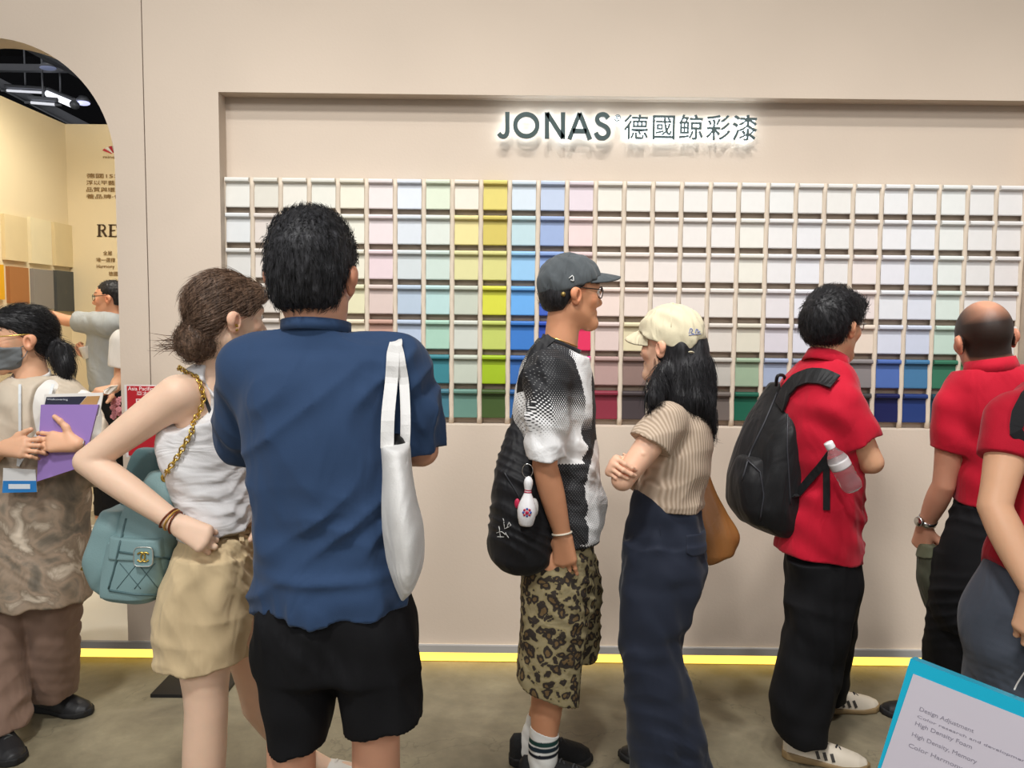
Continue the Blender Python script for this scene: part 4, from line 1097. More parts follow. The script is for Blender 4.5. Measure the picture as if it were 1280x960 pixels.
    body = loft(rows_px(Yb, [(588, 190, 222, .0, .03), (604, 180, 226, 0, .04), (640, 156, 227, 0, .055), (680, 146, 224, 0, .07), (715, 138, 217, 0, .075), (740, 133, 206, 0, .07), (746, 138, 204, 0, .06)]), 3.2, -.25, .012)
    gus = loft(rows_px(Yb+.03, [(634, 134, 170, 0, .05), (660, 124, 172, 0, .07), (698, 113, 170, 0, .075), (728, 127, 165, 0, .07), (738, 134, 160, 0, .06)]), 2.6, -.25, .012)
    top = loft(rows_px(Yb+.07, [(560, 172, 198, 0, .02), (572, 164, 206, 0, .03), (590, 158, 214, 0, .035), (640, 150, 216, 0, .04), (680, 150, 216, 0, .04)]), 3, -.25, .01)
    lo, hi = bounds(pbox(100, 552, 238, 757, Yb-.16, Yb+.18), .02)
    sdf_obj('bag_body', body, lo, hi, .004, TE, bag); sdf_obj('gusset', disp(gus, wave(.004, (60, 20, 8), 2, 2)), lo, hi, .004, TE, bag); sdf_obj('back_flap', top, lo, hi, .004, TD, bag)
    # front pocket with flap, piping, quilting, clasp
    FP = off(body, .012)
    pk = inter(FP, plane(pb(180, 690, -.02), (0, 1, 0)), lambda Q: Q[:, 2]-pb(180, 672)[2], lambda Q: pb(140, 738)[2]-Q[:, 2], lambda Q: pb(147, 700)[0]-.02-Q[:, 0], lambda Q: Q[:, 0]-pb(214, 700)[0], k=.006)
    sdf_obj('front_pocket', pk, lo, hi, .0035, TE, bag)
    fl = inter(off(body, .018), plane(pb(180, 690, -.025), (0, 1, 0)), lambda Q: Q[:, 2]-pb(180, 664)[2], lambda Q: pb(180, 690)[2]+.05*(pb(165, 690)[0]-Q[:, 0])*-1-Q[:, 2], lambda Q: pb(150, 680)[0]-Q[:, 0], lambda Q: Q[:, 0]-pb(217, 680)[0], k=.006)
    sdf_obj('pocket_flap', fl, lo, hi, .0035, TE, bag)
    for pix in ([(158, 648), (150, 680), (143, 712), (136, 736)], [(137, 738), (170, 743), (203, 744)], [(212, 700), (208, 722), (204, 741)], [(150, 690), (180, 694), (217, 699)]):
        pts, nr = path_on(su([body, pk, fl], 0), pix, 16, .001); MB().tube(pts, .0028, 6).build('piping', TD, bag, True)
    for k in range(3):
        for sgn in (1, -1):
            xa = 150+k*22; pix = [(xa, 704), (xa+sgn*26, 736)]
            if min(p[0] for p in pix) < 140 or max(p[0] for p in pix) > 206: continue
            pts, nr = path_on(pk, pix, 10, .0002); MB().tube(pts, .0012, 5).build('quilt_stitch', TD, bag, True)
    c, nn = hit(su([pk, fl], 0), 181, 695, lift=.002); ex = unit(np.cross(V(0, 0, 1), -nn))*-1; ex = V(1, 0, 0)-nn*nn[0]; ex = unit(ex); ez = unit(np.cross(nn, ex))*-1; ez = ez if ez[2] > 0 else -ez
    sh = [c+ex*.0235*math.copysign(abs(math.cos(a))**.45, math.cos(a))+ez*.0245*math.copysign(abs(math.sin(a))**.45, math.sin(a)) for a in np.linspace(0, 2*math.pi, 33)[:-1]]
    cl = MB().prism(sh, nn*.008).build('clasp', TE, bag)
    o = MB().tube([p+nn*.008 for p in sh], .0016, 5, True).build('clasp_rim', mat_plain('pale_metal', 'cfd2cc', .3, .8), bag, True); o.parent = cl
    for sg in (-1, 1):
        pts = [c+nn*.010+ex*sg*(.0055+.0105*math.cos(a))+ez*.0115*math.sin(a) for a in np.linspace(.7, 2*math.pi-.7, 22)]
        o = MB().tube(pts, .0022, 6).build('emblem', GOLD, bag, True); o.parent = cl
    gp, gn = hit(body, 208, 597, lift=.001)
    pts = [gp+unit(np.cross(gn, V(0, 0, 1)))*.010*math.cos(a)+V(0, 0, 1)*.010*math.sin(a) for a in np.linspace(0, 2*math.pi, 17)[:-1]]
    MB().tube(pts, .0042, 6, True).build('grommet', GOLD, bag, True)
    sk = off(fb, 0)
    q1 = [gp+gn*.004]; q2, _ = path_on(su([fb, ftank, body], 0), [(212, 588), (224, 570), (240, 540), (249, 515), (252, 495), (246, 474), (236, 463), (228, 461)], 14, .007)
    path = spline([q1[0]]+q2+[q2[-1]+V(-.02, .05, -.01)], 60)
    ds = [0]; 
    for a, b_ in zip(path[:-1], path[1:]): ds.append(ds[-1]+np.linalg.norm(b_-a))
    nl = int(ds[-1]/.0125); ch = MB()
    for i in range(nl):
        s = (i+.5)/nl*ds[-1]; c = V(*[np.interp(s, ds, [p[k] for p in path]) for k in range(3)]); c2 = V(*[np.interp(s+.004, ds, [p[k] for p in path]) for k in range(3)])
        t = unit(c2-c); u = unit(np.cross(t, V(0, -1, .3))); w_ = np.cross(t, u); u, w_ = (unit(u+w_), unit(w_-u)) if i % 2 else (unit(u-w_), unit(u+w_))
        ch.tube([c+t*.0092*math.cos(a)+u*.0062*math.sin(a) for a in np.linspace(0, 2*math.pi, 11)[:-1]], .0021, 5, True)
    tag(ch.build('chain', GOLD, bag, True), kind='stuff')
    bz = pb(110, 698, .02); MB().tube([bz, bz+V(-.012, -.01, -.03)], .005, 8).build('zip_pull', GOLD, bag, True)
tank_woman()
def set_feet(J, gz=0.0, dirs=None, ln=.15):
    for k in 'LR':
        a = J['a'+k]; a[2] = gz+.085; d = unit(V(*dirs[k], 0)); J['t'+k] = a+d*ln+V(0, 0, -.055)
def shoes(rt, J, dirs, mats, gz=0.0, w=.048, back=.07, fwd=.2, only='LR', **kw):
    for k in only:
        a = J['a'+k]; d = unit(V(*dirs[k], 0)); h = V(a[0], a[1], gz)
        shoe(rt, h-d*back, h+d*fwd, mats, w, **kw)
def short_hair(rt, H, mat, back=-.08, ear=.0, front=.055, big=0.0, n=3000, ln=.03, seed=3, extra=(), fr=.075, lift=.25, h=.0045):
    cap_ = su([H.E(0, -.014, .038, .082+big, .102+big, .092+big), H.E(0, -.055, -.015, .068+big*.6, .052+big*.6, .058)]+[H.E(*e) for e in extra], .03)
    def hf(Q):
        q = H.loc(Q); d = cap_(Q)
        low = np.interp(q[:, 1], [-.14, -.035, -.006, .02, .05, .11], [back, back+.01, ear-.005, ear, front, fr])
        d = -smin(-d, -(low-q[:, 2])*.8*H.k, .012)
        e = np.sqrt(((np.abs(q[:, 0])-.1)*.35)**2+(q[:, 1]+.008)**2*.8+(q[:, 2]+.018)**2*.6)-.03
        return -smin(-d, e*H.k, .008)
    f = disp(hf, wave(.0025, (120, 60, 60), seed, 4, False, .7))
    dn = lambda p: (lambda q: (H.M @ np.stack([q[:, 0]*5, .2-q[:, 1]*1.5, -(.07-q[:, 2])*14-.1], 0)).T)(H.loc(p))
    return hair_obj('hair', f, H.c-.19, H.c+.19, h, mat, rt, dn, n, ln, .001, seed, lift)
def cap_hat(rt, H, mat, lo_pts, brim_len=.09, hole=False, grow=.014, bw=.074, bz=.06, bmat=None, slope=1.0):
    dome = su([H.E(0, -.012, .034, .074+grow, .094+grow, .088+grow), H.E(0, .02, .045, .066+grow, .07+grow, .07+grow)], .02)
    def f0(Q):
        q = H.loc(Q); low = np.interp(q[:, 1], lo_pts[0], lo_pts[1])
        return -smin(-dome(Q), -(low-q[:, 2])*H.k, .004)
    f = disp(f0, wave(.003, (50, 40, 60), 6, 3))
    if hole: f = sub(f, H.E(0, -.115, lo_pts[1][0]+.008, .036, .05, .03), .004)
    cr = sdf_obj('cap', f, H.c-.17, H.c+.19, .004, mat, rt)
    vs = []; nu, nv = 19, 9
    for lay in (0, 1):
        for i in range(nu):
            u = -1+2*i/(nu-1)
            for k in range(nv):
                v = k/(nv-1); yb = .088*math.sqrt(max(0, 1-(u*.93)**2))+.008; x = u*bw*(1+.06*v)*(1 if v < 1 else 1)
                y = yb+brim_len*v*(1-abs(u)**3.2)**.5
                vs.append(H.w(x, y, bz-.030*u*u-(.016*v*v+.010*v)*slope+lay*.0045+.004))
    fs = []; A = lambda l, i, k: l*nu*nv+i*nv+k
    for i in range(nu-1):
        for k in range(nv-1):
            fs.append((A(1, i, k), A(1, i+1, k), A(1, i+1, k+1), A(1, i, k+1))); fs.append((A(0, i, k), A(0, i, k+1), A(0, i+1, k+1), A(0, i+1, k)))
        fs.append((A(0, i, nv-1), A(1, i, nv-1), A(1, i+1, nv-1), A(0, i+1, nv-1))); fs.append((A(0, i, 0), A(0, i+1, 0), A(1, i+1, 0), A(1, i, 0)))
    o = mesh_obj('brim', vs, fs, bmat or mat, rt, True); o.parent = cr
    o = MB().sphere(H.w(0, -.008, .034+.088+grow+.001), (.008, .008, .004), 6).build('button', mat, rt, True); o.parent = cr
    for a in (0, 60, 120):   # panel seams
        t = math.radians(a); pts = []
        for e in np.linspace(-1.25, 1.25, 15):
            d = H.M @ V(math.sin(e)*math.sin(t), math.sin(e)*math.cos(t), math.cos(e)); c0 = H.w(0, -.005, .03)
            ts = np.arange(.04, .17, .0015); s = evalc(f, c0+ts[:, None]*d); ins = np.where(s < 0)[0]
            if len(ins): pts.append(c0+d*(ts[ins[-1]]+.0005))
        if len(pts) > 3: o = MB().tube(pts, .0013, 5).build('seam', mat, rt, True); o.parent = cr
    return cr, f
def polo_collar(rt, c, ax, ra, rb, ang, hgt, mat, tilt=V(0, 0, 0)):
    """folded collar: flaring band around the neck"""
    ax = unit(ax); u = V(math.cos(ang), math.sin(ang), 0); u = unit(u-ax*(u @ ax)); w = np.cross(ax, u); vs = []; n = 44
    prof = [(1.0, .0), (1.0, .5), (1.02, 1.0), (1.09, 1.02), (1.2, .5), (1.3, -.12), (1.22, -.16), (1.1, .3)]
    for k in range(n):
        a = 2*math.pi*k/n; d = u*ra*math.cos(a)+w*rb*math.sin(a)
        for (r, z) in prof: vs.append(c+d*r+ax*z*hgt+tilt*(r-1)*0)
    m = len(prof); fs = [(k*m+i, ((k+1) % n)*m+i, ((k+1) % n)*m+(i+1) % m, k*m+(i+1) % m) for k in range(n) for i in range(m)]
    return mesh_obj('collar', vs, fs, mat, rt, True)

# ------------------------------------------------------------------ man in leopard-print shorts
def leopard_man():
    Y0 = 2.62; j = lambda x, y, d=0: P(x, y, Y0+d)
    rt = empty('person', V(*(j(695, 800)[:2]), 0), 'person in charcoal cap, black and white jersey and leopard-print shorts', 'person')
    H = Head(j(713, 367, .0), 18, 1, 0, .95)
    J = dict(sR=j(685, 470, -.16), sL=j(708, 468, .17), eR=j(681, 582, -.2), wR=j(703, 668, -.17), eL=j(716, 582, .2), wL=j(722, 655, .15),
             hR=j(690, 700, -.08), hL=j(708, 700, .09), kR=j(688, 830, -.07), kL=j(704, 830, .08), aR=P(677, 962, 2.55), aL=P(664, 915, 2.70))
    D = {'R': (1, -.12), 'L': (1, .05)}; set_feet(J, 0, D)
    hands = {'R': dict(f=V(.12, .1, -1), n=V(-.25, -.95, 0), thumb=1, curl=(.15, .2, .2))}
    fb = make_body(rt, J, H, 'cf9470', hands=hands, h=.008, neck_r=.052)
    cap_ = su([H.E(0, -.014, .02, .079, .1, .07), H.E(0, -.052, -.02, .07, .052, .055)], .03)
    def hf(Q):
        q = H.loc(Q); low = np.interp(q[:, 1], [-.13, -.045, -.018, .0, .05], [-.072, -.062, -.0, .012, .03])
        return -smin(-cap_(Q), -(low-q[:, 2])*.8, .01)
    hair_obj('hair', hf, H.c-.16, H.c+.16, .004, HAIR_BLACK, rt, lambda p: np.tile(V(-.1, 0, -1), (len(p), 1)), 900, .014, .0008, 3, .1)
    CP = mat_cloth('washed_charcoal', '4b5053', .9, .35, .4, 16, .3)
    cr, fc = cap_hat(rt, H, CP, ([-.13, -.05, .09], [-.004, .004, .06]), .085, bz=.068, slope=.35)
    for pix in ([(711, 348), (716, 344), (717, 352), (713, 350)], [(690, 371), (697, 375)]):
        pts, nr = path_on(fc, pix, 8, .002); o = MB().tube(pts, .0018, 5).build('stitched_mark', mat_plain('grey_thread', 'c9cac8', .8), rt, True); o.parent = cr
    p_, n_ = hit(fc, 704, 367, lift=.002); o = MB().sphere(p_, .008, 6).build('pin', mat_plain('brass', 'a08850', .4, .7), rt, True); o.parent = cr
    glasses(rt, H, BLACKP)
    pts, nr = band(root_torso[rt], j(697, 424, 0), V(.35, 0, 1), .12, off_=.002, npts=40); MB().tube(pts, .0014, 5, True).build('necklace', GOLD, rt, True)
    # jersey
    m, nt, b = newmat('halftone_jersey'); L = nt.links.new
    at = N(nt, 'ShaderNodeAttribute', attribute_name='col'); tc = N(nt, 'ShaderNodeTexCoord'); sx = N(nt, 'ShaderNodeSeparateXYZ'); L(tc.outputs['Object'], sx.inputs[0])
    def M_(op, a, b_=None):
        n = N(nt, 'ShaderNodeMath', operation=op)
        for i, q in enumerate((a, b_)):
            if q is None: continue
            if isinstance(q, (int, float)): n.inputs[i].default_value = q
            else: L(q, n.inputs[i])
        return n.outputs[0]
    k = 560.0; xx = M_('ADD', sx.outputs[0], sx.outputs[1]); u = M_('MULTIPLY', M_('ADD', xx, sx.outputs[2]), k); v = M_('MULTIPLY', M_('SUBTRACT', xx, sx.outputs[2]), k)
    sn = M_('ADD', M_('MULTIPLY', M_('ADD', M_('SINE', u), M_('SINE', v)), .24), .5)
    sp = N(nt, 'ShaderNodeSeparateColor'); L(at.outputs['Color'], sp.inputs[0])
    th = N(nt, 'ShaderNodeMapRange'); th.inputs[1].default_value = -.12; th.inputs[2].default_value = .12; L(M_('SUBTRACT', sp.outputs[0], sn), th.inputs[0])
    mx = N(nt, 'ShaderNodeMix', data_type='RGBA'); mx.inputs[6].default_value = lin('1b1c20')+(1,); mx.inputs[7].default_value = lin('e6e6e6')+(1,); L(th.outputs[0], mx.inputs[0]); L(mx.outputs[2], b.inputs['Base Color'])
    n2 = N(nt, 'ShaderNodeTexNoise', i_Scale=12.0, i_Detail=3.0, i_Distortion=1.0); L(tc.outputs['Object'], n2.inputs['Vector']); bp = N(nt, 'ShaderNodeBump', i_Strength=.35, i_Distance=.02); L(n2.outputs[0], bp.inputs['Height']); L(bp.outputs[0], b.inputs['Normal'])
    b.inputs['Roughness'].default_value = .7
    JM = m
    def X(px): return j(px, 540)[0]
    def Z(py): return j(700, py)[2]
    torso = loft(rows_px(Y0, [(418, 676, 720, 0, .09), (432, 664, 730, 0, .13), (450, 654, 736, 0, .165), (480, 645, 741, 0, .18), (512, 640, 745, 0, .18), (555, 646, 747, 0, .172), (600, 650, 752, 0, .165), (633, 652, 758, 0, .16), (650, 652, 757, 0, .16), (672, 655, 748, 0, .155)]), 2.2, 0, .012)
    s1 = chain([j(684, 470, -.16), j(683, 520, -.195), j(683, 585, -.2)], [.079, .07, .066]); s1 = inter(s1, plane(j(683, 572.5, -.2), (.0, 0, -1)))
    s2 = chain([j(708, 468, .15), j(714, 520, .19), j(716, 585, .2)], [.07, .066, .065]); s2 = inter(s2, plane(j(714, 572, .2), (0, 0, -1)))
    f = inter(su([su([torso, s1, s2], .03), off(root_torso[rt], .005)], .01), plane(j(697, 431), V(.42, 0, 1)))
    f = disp(f, wave(.005, (20, 8, 26), 8, 3), wave(.003, (45, 10, 10), 5, 2))
    def col(Q):
        px = 640+Q[:, 0]/Q[:, 1]*1000; x = Q[:, 0]; z = Q[:, 2]; g = np.zeros(len(Q))
        st = lambda a, b_, q: np.clip((q-a)/(b_-a), 0, 1)
        slv = np.abs(Q[:, 1]-Y0) > .145
        back = (x < X(657)) & ~slv; g = np.where(back, np.clip(st(Z(432), Z(490), z), 0, .8)*(z > Z(552)), g)
        front = (x > X(706)) & (z > Z(530)) & ~slv & (z-Z(530) > (X(745)-x)*-1.0+.02); 
        g = np.where(front, np.clip(st(X(702), X(716), x)*.95*st(Z(534), Z(505), z), 0, .95), g)
        g = np.where((x > X(736)) & (z > Z(545)) & ~slv, 0, g)
        low = (x-X(714))*1.0 > (X(741)-X(714))*(z-Z(640))/(Z(545)-Z(640)); low &= (z < Z(545)) & (z > Z(668))
        g = np.where(low & ~slv, np.clip(.75+st(Z(640), Z(560), z)*.3, 0, 1), g)
        g = np.where(slv, st(Z(478), Z(535), z)*1.05*(z > Z(569.5)), g)
        return np.stack([g, g, g], 1)
    cloth('jersey', f, pbox(625, 405, 770, 685, Y0-.3, Y0+.3), .03, .0058, JM, rt, 0, col)
    snug_collar(rt, j(697, 428, 0), V(.42, 0, 1), mat_cloth('black_rib', '1b1c20'), .016, .006, .004, rad=.09)
    # leopard shorts
    m, nt, b = newmat('leopard_print'); L = nt.links.new
    tc = N(nt, 'ShaderNodeTexCoord'); nz = N(nt, 'ShaderNodeTexNoise', i_Scale=16.0, i_Detail=3.0); L(tc.outputs['Object'], nz.inputs['Vector'])
    av = N(nt, 'ShaderNodeMix', data_type='RGBA', blend_type='ADD'); av.inputs[0].default_value = .07; L(tc.outputs['Object'], av.inputs[6]); L(nz.outputs['Color'], av.inputs[7])
    vo = N(nt, 'ShaderNodeTexVoronoi', feature='F1', i_Scale=33.0); L(av.outputs[2], vo.inputs['Vector'])
    n3 = N(nt, 'ShaderNodeTexNoise', i_Scale=48.0, i_Detail=2.0); L(tc.outputs['Object'], n3.inputs['Vector'])
    ad = N(nt, 'ShaderNodeMath', operation='MULTIPLY_ADD'); ad.inputs[1].default_value = .5; L(n3.outputs[0], ad.inputs[0]); L(vo.outputs['Distance'], ad.inputs[2])
    rp = N(nt, 'ShaderNodeValToRGB'); cr_ = rp.color_ramp; cr_.interpolation = 'EASE'
    cr_.elements[0].position = .0; cr_.elements[0].color = lin('6e5836')+(1,); cr_.elements[1].position = 1; cr_.elements[1].color = lin('968a68')+(1,)
    for p_, c in ((.46, '6a5434'), (.52, '2b231d'), (.74, '30271f'), (.80, '8c7f5a')): e = cr_.elements.new(p_); e.color = lin(c)+(1,)
    L(ad.outputs[0], rp.inputs[0]); L(rp.outputs[0], b.inputs['Base Color']); b.inputs['Roughness'].default_value = .85
    n2 = N(nt, 'ShaderNodeTexNoise', i_Scale=9.0, i_Detail=3.0, i_Distortion=1.0); L(tc.outputs['Object'], n2.inputs['Vector']); bp = N(nt, 'ShaderNodeBump', i_Strength=.4, i_Distance=.03); L(n2.outputs[0], bp.inputs['Height']); L(bp.outputs[0], b.inputs['Normal'])
    wa = loft(rows_px(Y0, [(655, 660, 738, 0, .135), (690, 655, 743, 0, .15), (740, 652, 744, 0, .15), (770, 655, 738, 0, .12)]), 2.2, 0, .02)
    l1 = loft(rows_px(Y0-.075, [(690, 654, 738, 0, .085), (740, 650, 738, 0, .098), (790, 647.5, 734, 0, .1), (832, 646, 728, 0, .1), (885, 645, 722, 0, .1)]), 2.3, 0, .003)
    l2 = loft(rows_px(Y0+.1, [(690, 664, 745, 0, .08), (726, 664, 751, 0, .095), (797, 662, 752, 0, .1), (818, 664, 750, 0, .1)]), 2.3, 0, .003)
    f = su([wa, l1, l2], .015)
    zA, zB = j(646, 848, -.08)[2], j(722, 877, -.08)[2]; xA, xB = j(646, 848, -.08)[0], j(722, 877, -.08)[0]
    f = inter(f, lambda Q: zA+(zB-zA)*np.clip((Q[:, 0]-xA)/(xB-xA), -.2, 1.2)-Q[:, 2])
    f = disp(f, wave(.006, (32, 20, 6), 4, 3))
    cloth('shorts', f, pbox(635, 645, 765, 888, Y0-.22, Y0+.24), .02, .006, m, rt)
    # socks, shoes, bracelet
    SK = V(*lin('e2e2de'))
    def sockcol(Q):
        c = np.tile(SK, (len(Q), 1)); z = Q[:, 2]
        for y0_, y1_, cc in ((919, 924.5, '20403c'), (927, 932, '22303a'), (934.5, 940, '20242c')): c[(z < P(676, y0_, 2.55)[2]) & (z > P(676, y1_, 2.55)[2])] = V(*lin(cc))
        return c
    for S, top in (('R', 911), ('L', 893)):
        a = J['a'+S]; kn = J['k'+S]; d = unit(kn-a); f = rc(a+V(0, 0, -.03), a+d*.17, .049, .05); tz = P(676, top, a[1])[2]
        f = inter(f, plane(V(a[0], a[1], tz), V(.35 if S == 'R' else 0, .1, 1)))
        f = disp(f, wave(.002, (5, 5, 90), 3, 2))
        lo, hi = bounds([a-V(.07, .07, .06), a+V(.07, .07, .2)], .02); sdf_obj('sock', f, lo, hi, .004, VCLOTH, rt, sockcol if S == 'R' else SK)
    shoes(rt, J, D, (mat_plain('black_suede', '19191a', .8, 0, .2, 20, .3, 90), RUBBER), w=.055, back=.075, fwd=.215, hgt=.105, laces=mat_plain('grey_lace', '3a3b3d', .8))
    w = J['wR']; pts, nr = band(fb, w+V(0, 0, .004), V(-.15, .1, 1), .07, off_=.003, npts=28); MB().tube(pts, .0034, 6, True).build('bracelet', mat_plain('pale_beads', 'd5cbb8', .4), rt, True)
    # black sling bag
    bag = empty('sling_bag', j(650, 716, -.1), 'large black slouchy sling bag on the back of the jersey wearer', 'bag')
    BK = mat_cloth('black_nylon', '17171a', .6, .1, .6, 9, .1, .05)
    fbag = loft(rows_px(Y0-.1, [(505, 644, 656, .08, .02), (530, 637, 664, .06, .035), (560, 627, 674, .03, .06), (600, 618, 684, .0, .085), (640, 612.5, 690, 0, .1), (670, 611, 694, 0, .105), (694, 613, 692, 0, .1), (708, 625, 682, 0, .08), (716, 642, 664, 0, .05)]), 2.4, 0, .01)
    fbd = disp(fbag, wave(.008, (24, 10, 14), 14, 3), wave(.004, (40, 20, 40), 15, 2, True))
    lo, hi = bounds(pbox(600, 495, 705, 725, Y0-.24, Y0+.12), .02); sdf_obj('bag_body', fbd, lo, hi, .0055, BK, bag)
    pts, nr = path_on(fbd, [(629, 588), (636, 600), (646, 616), (652, 628)], 10, .001); MB().tube(pts, .003, 6).build('zip', mat_plain('dark_zip', '2c2d31', .4, .3), bag, True)
    PR = mat_plain('white_screenprint', 'c9c9c6', .8)
    for pix in ([(621, 666), (627, 664), (632, 668)], [(624, 658), (626, 672)], [(630, 652), (631, 661), (639, 657), (636, 652), (634, 660)], [(622, 671), (630, 671)], [(632, 666), (636, 672)], [(629, 648), (630, 651)]):
        pts, nr = path_on(fbd, pix, 8, .0012); MB().tube(pts, .0012, 5).build('print', PR, bag)
    sp_ = [j(650, 512, -.03)]+path_on(f if False else torso, [(655, 480), (672, 440), (690, 424)], 6, .008)[0]
    MB().ribbon(spline(sp_, 14), [V(-.5, -.8, .2)]*14, .035, .003).build('strap', BK, bag)
    # bowling-pin key ring
    kp, kn_ = hit(fbd, 659, 606, lift=.022); top = kp; bot = hit(fbd, 657, 656, lift=.022)[0]; ax = unit(bot-P(661, 595, kp[1])); L_ = .15
    t0 = P(661, 595, min(kp[1], bot[1])-.002); ax = unit(P(657.5, 656.5, t0[1])-t0); L_ = np.linalg.norm(P(657.5, 656.5, t0[1])-t0)
    kr = empty('key_ring', t0, 'white bowling pin key ring hanging on the black sling bag', 'key ring')
    WP = mat_plain('white_vinyl', 'efeef0', .35, 0, .02); RP = mat_plain('red_paint', 'b8274a', .4); BP = mat_plain('blue_paint', '4a58a8', .4)
    pf = [(.0, 0), (.008, .004), (.0125, .012), (.0138, .022), (.012, .034), (.0098, .043), (.0115, .053), (.018, .068), (.026, .088), (.029, .105), (.027, .125), (.022, .145), (.019, .15)]
    pf = [(r*L_/.15, h*L_/.15) for r, h in pf]; MB().lathe(t0, ax, pf, 24).build('pin', WP, kr, True)
    for h in (.042, .0485): 
        r = np.interp(h*L_/.15, [q[1] for q in pf], [q[0] for q in pf]); MB().lathe(t0+ax*(h-.0018)*L_/.15, ax, [(r*1.03, 0), (r*1.05, .0018), (r*1.06, .0036)], 24).build('stripe', RP, kr, True)
    ec = t0+ax*.105*L_/.15+V(0, -.029*L_/.15, 0); 
    for k in range(8):
        a = k*math.pi/4; MB().sphere(ec+V(math.cos(a)*.0105, .0025, math.sin(a)*.0105), (.0042, .003, .0042), 5).build('emblem', RP if k % 2 else BP, kr, True)
    MB().sphere(ec+V(0, -.0005, 0), (.006, .003, .006), 6).build('emblem', RP, kr, True)
    rcen = t0+V(-.004, .0, .016); MB().tube([rcen+V(math.cos(a)*.016, 0, math.sin(a)*.021) for a in np.linspace(0, 6.283, 25)[:-1]], .0014, 5, True).build('ring', SILVER, kr, True)
    MB().sphere(t0+ax*.1+V(.022, .012, 0), (.014, .008, .03), 7).build('tag', mat_plain('clear_tag', 'c9c7c4', .3), kr, True)
    MB().sphere(t0+ax*.088+V(-.03, .012, 0), (.009, .006, .016), 7).build('charm', RP, kr, True)
leopard_man()

